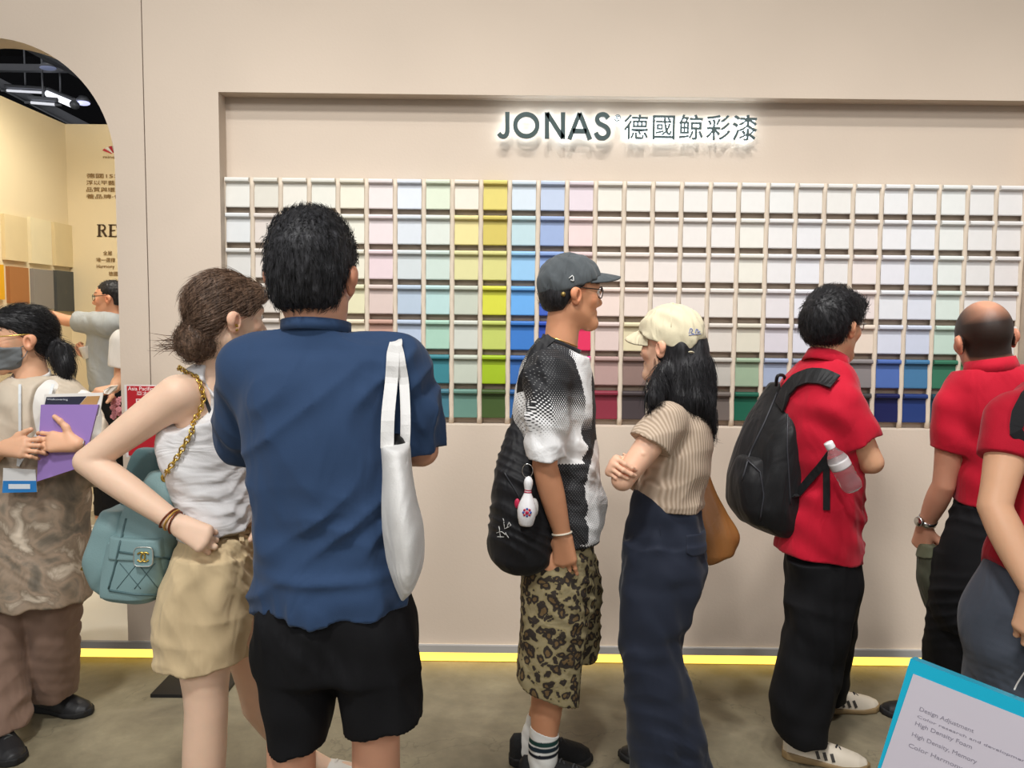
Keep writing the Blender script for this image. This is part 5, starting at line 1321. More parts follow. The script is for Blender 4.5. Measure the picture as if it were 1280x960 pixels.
# ------------------------------------------------------------------ woman in the cream cap
def cap_woman():
    Y0 = 2.58; j = lambda x, y, d=0: P(x, y, Y0+d)
    rt = empty('person', V(*(j(830, 800)[:2]), 0), 'person in cream cap, beige ribbed top and navy trousers with arms crossed', 'person')
    H = Head(j(838, 432, .0), 138, 2, 0, .95, True)
    J = dict(sL=j(834, 527, -.13), sR=j(868, 524, .15), eL=j(778, 600, -.19), wL=j(786, 588, .04), eR=j(796, 602, .13), wR=j(770, 580, -.12),
             hL=j(828, 690, -.03), hR=j(838, 690, .07), kL=j(816, 820, -.03), kR=j(818, 820, .07), aL=P(835, 975, 2.52), aR=P(845, 955, 2.68))
    D = {'L': (-.9, .2), 'R': (-.9, .3)}; set_feet(J, 0, D)
    hands = {'R': dict(f=V(-.25, -.95, .1), n=V(-.85, .2, .45), thumb=-1, curls=[(.9, 1.0, .6), (.95, 1.0, .6), (1.0, 1.05, .6), (1.05, 1.1, .6)], k=.92, tdir=V(.5, -.3, .2))}
    fb = make_body(rt, J, H, 'e8b99c', True, hands=hands, h=.008)
    CC = mat_cloth('cream_cotton', 'd8ceb0', .9, .06, .5, 14, .25)
    cr, fc = cap_hat(rt, H, CC, ([-.13, -.05, .09], [-.018, -.004, .048]), .075, True, .018, bz=.05)
    BLU = mat_plain('blue_thread', '6f7fbe', .8)
    for pix in ([(861, 417), (863, 410), (866, 412), (863, 416), (867, 417)], [(869, 416), (870, 411), (873, 413), (871, 416), (875, 414)], [(861, 419), (876, 417)]):
        pts, nr = path_on(fc, pix, 10, .0012); o = MB().tube(pts, .0011, 5).build('embroidery', BLU, rt, True); o.parent = cr
    pts, nr = path_on(fc, [(852, 436), (864, 440), (878, 437)], 8, .002); o = MB().ribbon(pts, nr, .018, .003).build('strap', CC, rt); o.parent = cr
    q = pts[-1]; o = MB().ribbon(spline([q, q+V(.014, -.012, -.02), q+V(.018, -.012, -.055)], 8), [V(.4, -.9, .2)]*8, .018, .003).build('strap_end', CC, rt); o.parent = cr
    # long hair
    hl = loft(rows_px(Y0, [(425, 832, 880, .0, .07), (440, 830, 886, -.01, .085), (455, 827, 889, -.02, .095), (480, 824, 891, -.03, .1), (500, 826, 892, -.05, .09), (515, 842, 893, -.05, .075), (530, 868, 893, -.04, .05), (540, 882, 892, -.04, .03)]), 2.2, .0, .012)
    lock = chain([j(828, 462, -.08), j(822, 482, -.12), j(817, 497, -.15), j(810, 510, -.15)], [.02, .022, .018, .004])
    nape = su([H.E(0, -.02, .0, .083, .098, .07)], .02)
    def hf(Q):
        q = H.loc(Q); d = smin(smin(hl(Q), nape(Q), .03), lock(Q), .02)
        face = np.maximum(np.maximum(.012-q[:, 1], q[:, 2]-.06), -.30-q[:, 2])
        d = np.maximum(d, np.where(q[:, 1] > .012, np.minimum(.05-np.abs(q[:, 0]-0)*0, q[:, 1]-.012), -1)*1.0)
        d = np.maximum(d, q[:, 2]-.055)
        e = np.sqrt((q[:, 0]-.082)**2+(q[:, 1]+.002)**2*1.2+(q[:, 2]-.0)**2*.8)-.028
        return np.maximum(d, -e)
    f = disp(hf, wave(.007, (60, 40, 6), 4, 4))
    lo, hi = bounds(pbox(795, 400, 905, 550, Y0-.24, Y0+.16), .02)
    hair_obj('hair', f, lo, hi, .0045, HAIR_BLACK, rt, lambda p: np.tile(V(.08, -.05, -1), (len(p), 1)), 3500, .08, .001, 8, .02, .2, lambda v: H.loc(v)[:, 2] < -.035)
    # ribbed top
    m, nt, b = newmat('beige_rib_knit'); L = nt.links.new
    tc = N(nt, 'ShaderNodeTexCoord'); sx = N(nt, 'ShaderNodeSeparateXYZ'); L(tc.outputs['Object'], sx.inputs[0])
    a1 = N(nt, 'ShaderNodeMath', operation='MULTIPLY_ADD'); a1.inputs[1].default_value = .75; L(sx.outputs[1], a1.inputs[0]); L(sx.outputs[0], a1.inputs[2])
    a1b = N(nt, 'ShaderNodeMath', operation='MULTIPLY_ADD'); a1b.inputs[1].default_value = .12; L(sx.outputs[2], a1b.inputs[0]); L(a1.outputs[0], a1b.inputs[2])
    a2 = N(nt, 'ShaderNodeMath', operation='MULTIPLY'); a2.inputs[1].default_value = 520; L(a1b.outputs[0], a2.inputs[0]); a3 = N(nt, 'ShaderNodeMath', operation='SINE'); L(a2.outputs[0], a3.inputs[0])
    mr = N(nt, 'ShaderNodeMapRange'); mr.inputs[1].default_value = -1; L(a3.outputs[0], mr.inputs[0])
    mx = N(nt, 'ShaderNodeMix', data_type='RGBA'); mx.inputs[6].default_value = lin('a8937e')+(1,); mx.inputs[7].default_value = lin('cdb9a4')+(1,); L(mr.outputs[0], mx.inputs[0]); L(mx.outputs[2], b.inputs['Base Color'])
    bp = N(nt, 'ShaderNodeBump', i_Strength=.5, i_Distance=.003); L(mr.outputs[0], bp.inputs['Height']); L(bp.outputs[0], b.inputs['Normal']); b.inputs['Roughness'].default_value = .9
    tor = loft(rows_px(Y0, [(498, 832, 868, 0, .07), (510, 820, 884, 0, .12), (532, 811, 889, 0, .145), (560, 804, 889, 0, .15), (582, 800, 886, 0, .145), (608, 795, 881, 0, .132), (634, 795, 878, 0, .125), (642, 796, 877, 0, .125)]), 2.2, 0, .012)
    d1 = unit(J['eL']-J['sL']); s1 = chain([J['sL'], J['sL']+d1*.1, J['sL']+d1*.2], [.066, .064, .062]); s1 = inter(s1, plane(j(822, 563, -.15), unit(d1+V(.1, 0, -.1))))
    d2 = unit(J['eR']-J['sR']); s2 = inter(rc(J['sR'], J['sR']+d2*.2, .064, .06), plane(J['sR']+d2*.13, d2))
    f = sub(su([tor, s1, s2], .03), rc(j(848, 505), H.w(0, -.02, -.05), .055, .06), .008)
    f = inter(f, lambda Q: j(835, 633)[2]+.09*np.clip(j(830, 633)[0]-Q[:, 0], 0, 1)*1.6-Q[:, 2])
    ft = f; f = disp(f, wave(.004, (24, 14, 20), 17, 3))
    cloth('ribbed_top', f, pbox(785, 488, 900, 650, Y0-.27, Y0+.27), .02, .005, m, rt)
    # trousers
    NV = mat_cloth('navy_drape', '1f2534', .75, .06, .3, 6, .1)
    wa = loft(rows_px(Y0, [(612, 793, 873, 0, .11), (640, 787, 877, 0, .12), (691, 780, 881, 0, .135), (726, 777, 878, 0, .135), (760, 777, 862, 0, .1)]), 2.2, 0, .015)
    l1 = loft(rows_px(Y0-.055, [(680, 781, 880, 0, .08), (726, 777, 878, 0, .09), (762, 775, 865, 0, .092), (804, 775, 852, 0, .09), (850, 778, 862, 0, .095), (896, 782, 876, 0, .1), (930, 785, 886, 0, .105), (985, 790, 896, 0, .11)]), 2.2, 0, .004)
    l2 = loft(rows_px(Y0+.08, [(680, 785, 878, 0, .08), (726, 781, 870, 0, .085), (804, 780, 848, 0, .08), (880, 790, 858, 0, .09), (950, 797, 872, 0, .095)]), 2.2, 0, .004)
    f = su([wa, l1, l2], .02); fp = f
    f = inter(f, lambda Q: .045-Q[:, 2])
    f = disp(f, wave(.007, (38, 20, 4), 24, 3), wave(.004, (14, 8, 30), 26, 2))
    cloth('trousers', f, pbox(765, 605, 905, 1000, Y0-.22, Y0+.24), .02, .006, NV, rt)
    pts, nr = path_on(fp, [(846, 656), (862, 657), (878, 657)], 8, .001); 
    pk = inter(off(fp, .006), lambda Q: Q[:, 2]-j(860, 657)[2], lambda Q: j(860, 681)[2]-Q[:, 2]+np.clip(np.abs(Q[:, 0]-j(862, 681)[0])-.022, 0, 1)*.6, lambda Q: j(847, 670)[0]-Q[:, 0], lambda Q: Q[:, 0]-j(876, 670)[0], plane(j(860, 670, .0), (0, 1, 0)), k=.003)
    lo, hi = bounds(pbox(838, 650, 886, 690, Y0-.2, Y0+.05), .01); sdf_obj('pocket_flap', pk, lo, hi, .0035, NV, rt)
    pts, nr = path_on(fp, [(824, 650), (826, 672), (822, 694)], 10, .0008); MB().tube(pts, .0016, 5).build('pocket_seam', NV, rt)
    shoes(rt, J, D, (BLACKP, RUBBER), w=.044)
    # brown bag on the far side
    bag = empty('shoulder_bag', j(895, 702, .14), 'brown leather shoulder bag hanging behind the beige ribbed top', 'bag')
    BR = mat_plain('tan_leather', '8c5c30', .4, 0, .25, 5, .1, 120, .5)
    f = loft(rows_px(Y0+.14, [(588, 874, 886, 0, .015), (610, 868, 893, 0, .03), (640, 864, 908, 0, .045), (672, 862, 924, 0, .055), (690, 864, 917, 0, .055), (703, 866, 886, 0, .05)]), 2.6, .2, .01)
    lo, hi = bounds(pbox(855, 580, 930, 710, Y0+.02, Y0+.26), .02); sdf_obj('bag_body', disp(f, wave(.004, (30, 20, 20), 3, 2)), lo, hi, .005, BR, bag)
    pts = spline([j(882, 592, .14), j(878, 540, .2), j(860, 505, .2), j(830, 512, .15), j(803, 525, .06), j(799, 548, .02), j(796, 600, .14)], 26)
    MB().ribbon(pts, [unit(p-j(845, 560, .03)) for p in pts], .024, .004).build('strap', BR, bag)
cap_woman()

# ------------------------------------------------------------------ red polo shirts
RED = mat_cloth('red_pique', 'b80d2a', .8, .05, .35, 8, .25)
BLKT = mat_cloth('black_trouser_cloth', '0e0e11', .85, .1, .3, 7, .1, 0)
def red_man():
    Y0 = 2.78; j = lambda x, y, d=0: P(x, y, Y0+d)
    rt = empty('person', V(*(j(1020, 800)[:2]), 0), 'person with bushy black hair, red polo, black backpack and wide black trousers', 'person')
    H = Head(j(1042, 408, .0), 35, 3, 0, .98)
    J = dict(sR=j(1052, 505, -.12), sL=j(1004, 500, .16), eR=j(1090, 578, -.13), wR=j(1062, 575, .06), eL=j(1015, 590, .3), wL=j(1058, 578, .2),
             hR=j(1027, 708, -.02), hL=j(1024, 708, .08), kR=j(1022, 805, -.05), kL=j(1040, 800, .2), aR=P(1006, 900, 2.74), aL=P(1036, 850, 3.1))
    D = {'R': (.85, -.28), 'L': (.9, .1)}; set_feet(J, 0, D)
    fb = make_body(rt, J, H, 'dba985', h=.008, tors=.88, hands={'R': dict(f=V(-.8, .5, .1), n=V(.4, .7, .2)), 'L': dict(f=V(.1, -.3, -.9), n=V(.8, .4, 0))})
    short_hair(rt, H, HAIR_BLACK, -.08, .012, .035, .011, 4200, .032, 6, [(0, .06, .075, .06, .055, .045), (.0, -.05, .02, .074, .07, .075), (-.01, .1, .085, .045, .03, .025)], .05, lift=.18)
    glasses(rt, H, SILVER)
    torso = loft(rows_px(Y0, [(448, 1008, 1052, 0, .085), (462, 996, 1060, 0, .12), (480, 984, 1066, 0, .15), (505, 976, 1072, 0, .16), (545, 976, 1073, 0, .16), (588, 982, 1075, 0, .15), (645, 977, 1074, 0, .148), (700, 971, 1072, 0, .15)]), 2.2, .25, .012)
    d1 = unit(J['eR']-J['sR']); s1 = inter(chain([J['sR'], J['sR']+d1*.1, J['sR']+d1*.22], [.075, .07, .068]), plane(j(1066, 556, -.13), unit(d1+V(0, 0, -.1))))
    d2 = unit(J['eL']-J['sL']); s2 = inter(rc(J['sL'], J['sL']+d2*.2, .07, .065), plane(J['sL']+d2*.16, d2))
    f = inter(su([su([torso, s1, s2], .035), off(root_torso[rt], .006)], .012), plane(j(1034, 455), V(.35, .25, 1)))
    f = inter(f, lambda Q: j(1020, 692)[2]-.12*(Q[:, 0]-j(1030, 692)[0])-Q[:, 2])
    f = sub(f, rc(j(1027, 700, -.2), j(1027, 688, -.2), .006, .003), 0)
    fs = f
    f = disp(f, wave(.006, (14, 10, 24), 5, 3), wave(.004, (30, 10, 30), 7, 2))
    cloth('polo_shirt', f, pbox(960, 438, 1110, 712, Y0-.28, Y0+.36), .02, .0058, RED, rt)
    snug_collar(rt, j(1034, 452, .0), V(.35, .25, 1), RED, .045, .008, .007, flare=.25, rad=.095)
    wa = loft(rows_px(Y0, [(660, 990, 1060, 0, .11), (690, 984, 1072, 0, .135), (740, 986, 1073, 0, .13), (770, 990, 1066, .02, .1)]), 2.2, .2, .015)
    l1 = loft(rows_px(Y0-.05, [(700, 983, 1070, 0, .09), (723, 988, 1072, 0, .095), (760, 984, 1069, 0, .1), (790, 979, 1063, 0, .1), (827, 971, 1052, 0, .1), (873, 964, 1042, 0, .1), (903, 966, 1034, 0, .095), (922, 975, 1030, 0, .09)]), 2.3, .1, .004)
    l2 = loft(rows_px(Y0+.14, [(700, 1000, 1070, 0, .09), (760, 1000, 1070, .03, .095), (800, 1000, 1066, .07, .095), (850, 1003, 1058, .14, .09), (885, 1008, 1054, .17, .085)]), 2.3, .1, .004)
    f = su([wa, l1, l2], .02)
    f = inter(f, lambda Q: .035+.12*np.clip(Q[:, 0]-j(1015, 900)[0], -.1, .2)-Q[:, 2])
    f = disp(f, wave(.007, (36, 20, 4), 14, 3), wave(.004, (14, 8, 40), 16, 2))
    cloth('trousers', f, pbox(950, 668, 1085, 935, Y0-.24, Y0+.5), .02, .006, BLKT, rt)
    shoes(rt, J, D, (mat_plain('beige_leather', 'd3c8b6', .55), mat_plain('gum_rubber', '8a7350', .6)), w=.048, fwd=.215, laces=mat_plain('black_lace', '26262a', .8), stripes=mat_plain('dark_stripe', '3a3632', .6))
    # backpack
    bp = empty('backpack', j(955, 666, .05), 'black backpack worn over the red polo by bushy-haired person', 'bag')
    BK = mat_cloth('black_ripstop', '151517', .55, .1, .5, 10, .25, .05)
    fbk = loft(rows_px(Y0+.04, [(478, 966, 986, .04, .05), (500, 958, 988, .03, .09), (538, 941, 990, 0, .13), (570, 928, 992, 0, .14), (600, 918, 993, 0, .145), (625, 917, 993, 0, .145), (650, 929, 992, 0, .13), (664, 950, 984, 0, .1)]), 2.5, .35, .012)
    pocket = loft(rows_px(Y0-.0, [(570, 924, 962, 0, .06), (600, 914, 966, 0, .085), (630, 915, 966, 0, .085), (655, 930, 962, 0, .07)]), 2.4, .35, .02)
    fbd = disp(fbk, wave(.005, (24, 14, 10), 3, 3))
    lo, hi = bounds(pbox(905, 470, 1000, 672, Y0-.18, Y0+.26), .02); sdf_obj('pack_body', fbd, lo, hi, .0055, BK, bp); sdf_obj('front_pocket', disp(pocket, wave(.004, (20, 20, 20), 9, 2)), lo, hi, .0055, BK, bp)
    un = su([fbd, pocket], 0)
    for pix in ([(972, 490), (955, 530), (938, 565), (928, 600)], [(934, 575), (950, 590), (955, 620), (950, 650)], [(985, 500), (984, 560), (988, 630)]):
        pts, nr = path_on(un, pix, 16, .001); MB().tube(pts, .003, 6).build('zip', mat_plain('pack_zip', '303136', .45), bp, True)
    pts, nr = path_on(fs, [(977, 508), (984, 490), (996, 477), (1012, 471), (1028, 472), (1044, 479)], 18, .004); MB().ribbon(pts, nr, .06, .008).build('shoulder_strap', BK, bp)
    q0 = hit(un, 990, 622, lift=.004)[0]
    pts, nr = path_on(fs, [(998, 618), (1012, 600), (1026, 583), (1038, 566)], 10, .004); MB().ribbon([q0]+pts, [nr[0]]+nr, .026, .004).build('lower_strap', BK, bp)
    pts, nr = path_on(fs, [(1033, 580), (1033, 608), (1033, 637)], 8, .005); MB().ribbon(pts, nr, .022, .003).build('strap_end', BK, bp)
    MB().tube(spline([j(970, 482, .02), j(972, 470, .0), j(980, 470, .02), j(982, 480, .04)], 12), .006, 6).build('grab_loop', BK, bp, True)
    # bottle under the arm
    sh = hit(fs, 1046, 570)[0]; a = P(1035, 553, sh[1]-.05); b_ = P(1068, 613, sh[1]-.055); ax = unit(b_-a); L_ = np.linalg.norm(b_-a)
    wb = empty('water_bottle', b_, 'clear plastic water bottle tucked under the arm of red polo', 'bottle')
    m, nt, b = newmat('clear_plastic'); b.inputs['Base Color'].default_value = (.93, .96, .97, 1); b.inputs['Roughness'].default_value = .06; b.inputs['Transmission Weight'].default_value = .92; b.inputs['IOR'].default_value = 1.18
    prof = [(.012, .018), (.016, .03), (.028, .05), (.033, .062), (.031, .075), (.033, .09), (.033, .11), (.0305, .118), (.033, .126), (.0305, .134), (.033, .142), (.033, L_-.02), (.028, L_-.006), (.018, L_)]
    MB().lathe(a, ax, prof, 28).build('bottle_body', m, wb, True)
    MB().lathe(a, ax, [(.0145, 0), (.0150, .004), (.0150, .02), (.0145, .022)], 20).build('cap', mat_plain('white_cap', 'e8e8e8', .4), wb, True)
    MB().lathe(a, ax, [(.0336, .066), (.0338, .072), (.0338, .09), (.0336, .094)], 24).build('label_wrap', mat_plain('pale_label', 'c9c4c4', .35), wb, True)
red_man()

def bald_man():
    Y0 = 2.78; j = lambda x, y, d=0: P(x, y, Y0+d)
    rt = empty('person', V(*(j(1230, 800)[:2]), 0), 'balding person in red polo seen from behind with silver watch', 'person')
    H = Head(j(1230, 423, .0), 84, 2, 9, 1.1)
    J = dict(sL=j(1194, 510, .0), sR=j(1298, 496, .0), eL=j(1180, 606, .03), wL=j(1157, 656, .12), eR=j(1318, 590, .05), wR=j(1315, 655, .2),
             hL=j(1220, 705, .0), hR=j(1268, 705, .0), kL=j(1188, 805, .1), kR=j(1268, 810, .0), aL=P(1168, 880, 3.02), aR=P(1262, 930, 2.8))
    D = {'L': (-.8, .35), 'R': (.1, 1)}; set_feet(J, 0, D)
    def stub(q):
        st = lambda a, b_, x: np.clip((x-a)/(b_-a), 0, 1)
        r = np.sqrt((q[:, 0]/1.0)**2+((q[:, 1]+.045)/1.25)**2); top = st(.095, .055, q[:, 2]+.0)  # lower = 1
        bald = st(.022, .075, r); s = np.maximum(st(.098, .05, q[:, 2]), bald*st(.135, .09, q[:, 2]))
        lowline = np.interp(q[:, 1], [-.12, -.03, .0, .03, .06], [-.07, -.06, .0, .01, .05]); s = s*st(-.012, .012, q[:, 2]-lowline)*(np.abs(q[:, 0]) < .078)
        return s**.7*.96
    hands = {'L': dict(f=V(.0, .25, -1), n=V(-.8, -.5, 0), thumb=-1, curl=(.9, 1.1, .7))}
    fb = make_body(rt, J, H, 'c68f74', hands=hands, h=.008, colfn=H.skin_col('c68f74', stub=stub), neck_r=.066, tors=.84)
    torso = loft(rows_px(Y0, [(452, 1208, 1272, 0, .085), (466, 1196, 1292, 0, .115), (485, 1188, 1304, 0, .13), (510, 1186, 1312, 0, .14), (550, 1200, 1310, 0, .14), (600, 1199, 1302, 0, .135), (640, 1197, 1300, 0, .135)]), 2.3, 0, .012)
    d1 = unit(J['eL']-J['sL']); s1 = inter(chain([J['sL'], J['sL']+d1*.1, J['sL']+d1*.24+V(-.005, 0, 0)], [.068, .063, .066]), plane(j(1182, 563), unit(d1)))
    s2 = inter(rc(J['sR'], J['eR'], .066, .063), plane(j(1316, 556), unit(J['eR']-J['sR'])))
    trap = su([rc(j(1240, 458), j(1196, 506), .062, .062), rc(j(1240, 458), j(1296, 492), .062, .062)], .02)
    f = inter(su([su([torso, s1, s2, trap], .03), off(root_torso[rt], .005)], .012), plane(j(1238, 459), V(-.14, .12, 1)))
    f = inter(f, lambda Q: j(1240, 627)[2]-Q[:, 2])
    f = disp(f, wave(.006, (16, 10, 22), 25, 3), wave(.004, (36, 10, 12), 27, 2))
    cloth('polo_shirt', f, pbox(1145, 440, 1350, 645, Y0-.24, Y0+.25), .02, .006, RED, rt)
    snug_collar(rt, j(1238, 457, .0), V(-.14, .12, 1), RED, .045, .009, .006, flare=.25)
    wa = loft(rows_px(Y0, [(615, 1203, 1294, 0, .115), (640, 1192, 1298, 0, .125), (700, 1176, 1302, 0, .135), (765, 1170, 1296, 0, .125), (790, 1180, 1280, 0, .09)]), 2.3, 0, .015)
    l1 = loft(rows_px(Y0+.03, [(690, 1172, 1238, 0, .1), (765, 1163, 1230, .03, .1), (800, 1157, 1216, .07, .095), (837, 1157, 1208, .12, .09), (880, 1150, 1200, .2, .085), (893, 1148, 1198, .22, .085)]), 2.3, 0, .004)
    l2 = loft(rows_px(Y0, [(690, 1236, 1302, 0, .1), (765, 1236, 1300, 0, .1), (837, 1238, 1296, 0, .09), (930, 1238, 1290, 0, .085)]), 2.3, 0, .004)
    f = disp(inter(su([wa, l1, l2], .02), lambda Q: .04-Q[:, 2]), wave(.006, (34, 20, 6), 34, 3))
    cloth('trousers', f, pbox(1140, 608, 1312, 960, Y0-.2, Y0+.4), .02, .007, BLKT, rt)
    shoes(rt, J, D, (BLACKP, RUBBER), w=.046, fwd=.19)
    w = J['wL']; d = unit(J['wL']-J['eL']); pts, nr = band(fb, w-d*.02, d, .07, off_=.001, npts=30)
    wt = MB().ribbon(pts, nr, .02, .004, True).build('watch', SILVER, rt, True)
    c = w-d*.02+V(-.036, -.012, 0); o = MB().lathe(c, V(-.9, -.4, 0), [(.017, -.006), (.019, 0), (.018, .006), (.015, .008)], 18).build('watch_case', SILVER, rt, True); o.parent = wt
    po = empty('pouch', j(1162, 762, .12), 'dark olive pouch held beside black trousers by the balding person', 'pouch')
    OL = mat_cloth('olive_nylon', '3f4032', .6, .15, .6, 14)
    f = loft(rows_px(Y0+.12, [(680, 1153, 1166, 0, .03), (700, 1149, 1170, 0, .04), (725, 1148, 1176, 0, .045), (745, 1154, 1176, 0, .04), (762, 1160, 1172, 0, .025)]), 2.4, .3, .012)
    lo, hi = bounds(pbox(1138, 670, 1186, 772, Y0, Y0+.24), .02); sdf_obj('pouch_body', disp(f, wave(.003, (40, 20, 30), 3, 2)), lo, hi, .004, OL, po)
    fl = inter(off(f, .004), lambda Q: j(1160, 712)[2]+.3*(Q[:, 0]-j(1160, 712)[0])-Q[:, 2]); sdf_obj('flap', fl, lo, hi, .004, mat_cloth('pale_olive', '565844', .6), po)
bald_man()

def side_person():
    Y0 = 2.05; j = lambda x, y, d=0: P(x, y, Y0+d)
    rt = empty('person', V(*(j(1320, 800)[:2]), 0), 'person cut off by the frame edge in red polo and grey trousers', 'person')
    H = Head(j(1345, 390, .0), 75, 2, 0, 1.03)
    J = dict(sL=j(1268, 522, .0), sR=j(1425, 515, .0), eL=j(1243, 634, -.07), wL=j(1294, 742, -.19), eR=j(1450, 640, .05), wR=j(1430, 740, .15),
             hL=j(1285, 745, 0), hR=j(1375, 745, 0), kL=j(1250, 900, .05), kR=j(1365, 905, 0), aL=j(1240, 1080, .1), aR=j(1365, 1080, 0))
    D = {'L': (.3, .9), 'R': (.3, .9)}; set_feet(J, 0, D)
    hands = {'L': dict(f=V(-.12, -.05, -1), n=V(-.7, -.7, 0), thumb=-1, curl=(.5, .9, .6))}
    fb = make_body(rt, J, H, 'e3b08c', hands=hands, h=.008, arm=1.02)
    short_hair(rt, H, HAIR_BLACK, n=800)
    torso = loft(rows_px(Y0, [(470, 1310, 1380, 0, .09), (490, 1280, 1412, 0, .115), (515, 1265, 1425, 0, .13), (560, 1266, 1420, 0, .14), (640, 1262, 1418, 0, .135), (700, 1238, 1418, 0, .14), (790, 1236, 1415, 0, .14)]), 2.3, 0, .012)
    d1 = unit(J['eL']-J['sL']); s1 = inter(chain([J['sL'], J['sL']+d1*.1, J['sL']+d1*.2], [.072, .06, .056]), plane(j(1248, 576), d1))
    s2 = inter(rc(J['sR'], J['eR'], .078, .066), plane(j(1435, 576), unit(J['eR']-J['sR'])))
    f = sub(su([torso, s1, s2], .03), rc(j(1345, 480), H.w(0, -.02, -.05), .062, .066), .008)
    f = inter(f, lambda Q: j(1262, 735)[2]-np.clip(Q[:, 0]-j(1262, 735)[0], -.1, .09)*1.5-Q[:, 2]); fs = f
    f = disp(f, wave(.005, (16, 10, 22), 45, 3))
    cloth('polo_shirt', f, pbox(1215, 462, 1480, 800, Y0-.22, Y0+.22), .02, .006, RED, rt)
    snug_collar(rt, j(1345, 478, .0), V(0, .15, 1), RED, .045, .009, .006, flare=.25)
    GY = mat_cloth('slate_cotton', '4b515d', .8, .06, .5, 8)
    wa = loft(rows_px(Y0, [(700, 1245, 1408, 0, .115), (760, 1225, 1412, 0, .125), (820, 1225, 1410, 0, .11), (850, 1250, 1390, 0, .08)]), 2.3, 0, .02)
    l1 = loft(rows_px(Y0, [(705, 1240, 1330, 0, .1), (740, 1220, 1330, 0, .105), (770, 1208, 1325, 0, .108), (800, 1206, 1318, 0, .105), (850, 1213, 1305, .02, .1), (1000, 1215, 1290, .07, .09), (1085, 1212, 1280, .1, .09)]), 2.3, 0, .004)
    l2 = loft(rows_px(Y0, [(720, 1320, 1412, 0, .1), (850, 1325, 1408, 0, .1), (1085, 1330, 1400, 0, .09)]), 2.3, 0, .004)
    f = disp(inter(su([wa, l1, l2], .02), lambda Q: .04-Q[:, 2]), wave(.007, (20, 14, 26), 54, 3))
    cloth('trousers', f, pbox(1195, 695, 1425, 1100, Y0-.2, Y0+.28), .02, .0075, GY, rt, crease=.002)
    shoes(rt, J, D, (BLACKP, RUBBER))
    bs = empty('shoulder_bag', j(1360, 700, -.2), 'black bag strap over the red shoulder at the frame edge', 'bag')
    BK = mat_cloth('black_strap', '17171a', .7)
    pts, nr = path_on(fs, [(1300, 480), (1284, 496), (1273, 515), (1269, 540)], 10, .004)
    pts2, nr2 = path_on(fs, [(1300, 580), (1340, 640), (1370, 700)], 8, .005)
    MB().ribbon(pts+pts2, nr+nr2, .03, .004).build('strap', BK, bs)
    sdf_obj('bag_body', loft(rows_px(Y0-.2, [(690, 1335, 1400, 0, .05), (760, 1325, 1415, 0, .06), (830, 1330, 1410, 0, .05)]), 2.6), *bounds(pbox(1315, 680, 1425, 840, Y0-.3, Y0-.1), .02), .007, BK, bs)
    # teal carrier with a printed sheet
    TL = P(1138, 823, 1.62); TR = P(1300, 886, 1.5); BL = P(1108, 1010, 1.6)
    ex = unit(TR-TL); ez = unit((TL-BL)-ex*((TL-BL) @ ex)); n = np.cross(ex, ez); n = n if n[1] < 0 else -n; Wd, Hd = .40, .33
    cb = empty('carrier_bag', TL-ez*Hd+ex*Wd/2, 'teal plastic carrier with a printed white sheet in the foreground', 'bag')
    TEAL = mat_plain('teal_plastic', '08b4d6', .35, 0, .05, 6, 0, 60, .5)
    C = TL+ex*Wd/2-ez*Hd/2
    vs = []; 
    for u, v, d in ((0, 0, 0), (1, 0, 0), (1, 1, 0), (0, 1, 0)): vs.append(TL+ex*Wd*u-ez*Hd*(1-v))
    back = [p-n*(.05 if k in (0, 1) else .03)+ (ex*.008 if k in (0, 3) else -ex*.008) for k, p in enumerate(vs)]
    MB().add(vs+back, [(0, 1, 2, 3), (7, 6, 5, 4), (0, 3, 7, 4), (1, 5, 6, 2), (3, 2, 6, 7), (0, 4, 5, 1)]).build('bag_body', TEAL, cb)
    mg = .028
    sh = [TL+ex*.013-ez*mg, TL+ex*(Wd-.012)-ez*mg, TL+ex*(Wd-.012)-ez*(Hd-.01), TL+ex*.004-ez*(Hd-.01)]
    MB().prism([p+n*.0008 for p in sh], n*.0008).build('sheet', mat_plain('white_paper', 'cfc9d4', .5, 0, .03, 4), cb)
    TXT = mat_plain('grey_print', '8f8a98', .7)
    for i, (s, x, y, h_, w_) in enumerate((('Design Adjustment', .042, .062, .011, .10), ('Color research and development', .042, .076, .007, .20), ('High Density Foam', .042, .094, .011, .105), ('High Density, Memory', .042, .118, .011, .12), ('Color Harmony', .042, .142, .011, .10))):
        text_obj('print', s, TL+ex*x-ez*(y+.036)+n*.002, ex, ez, w_, h_, TXT, cb, .0003)
    hp = j(1281, 835, 0); MB().tube(spline([P(1268, 862, 1.53), P(1273, 852, 1.6), j(1284, 836, -.19), j(1290, 832, -.19)], 10), .0017, 6).build('cord', mat_plain('white_cord', 'd8d8d6', .7), cb, True)
side_person()

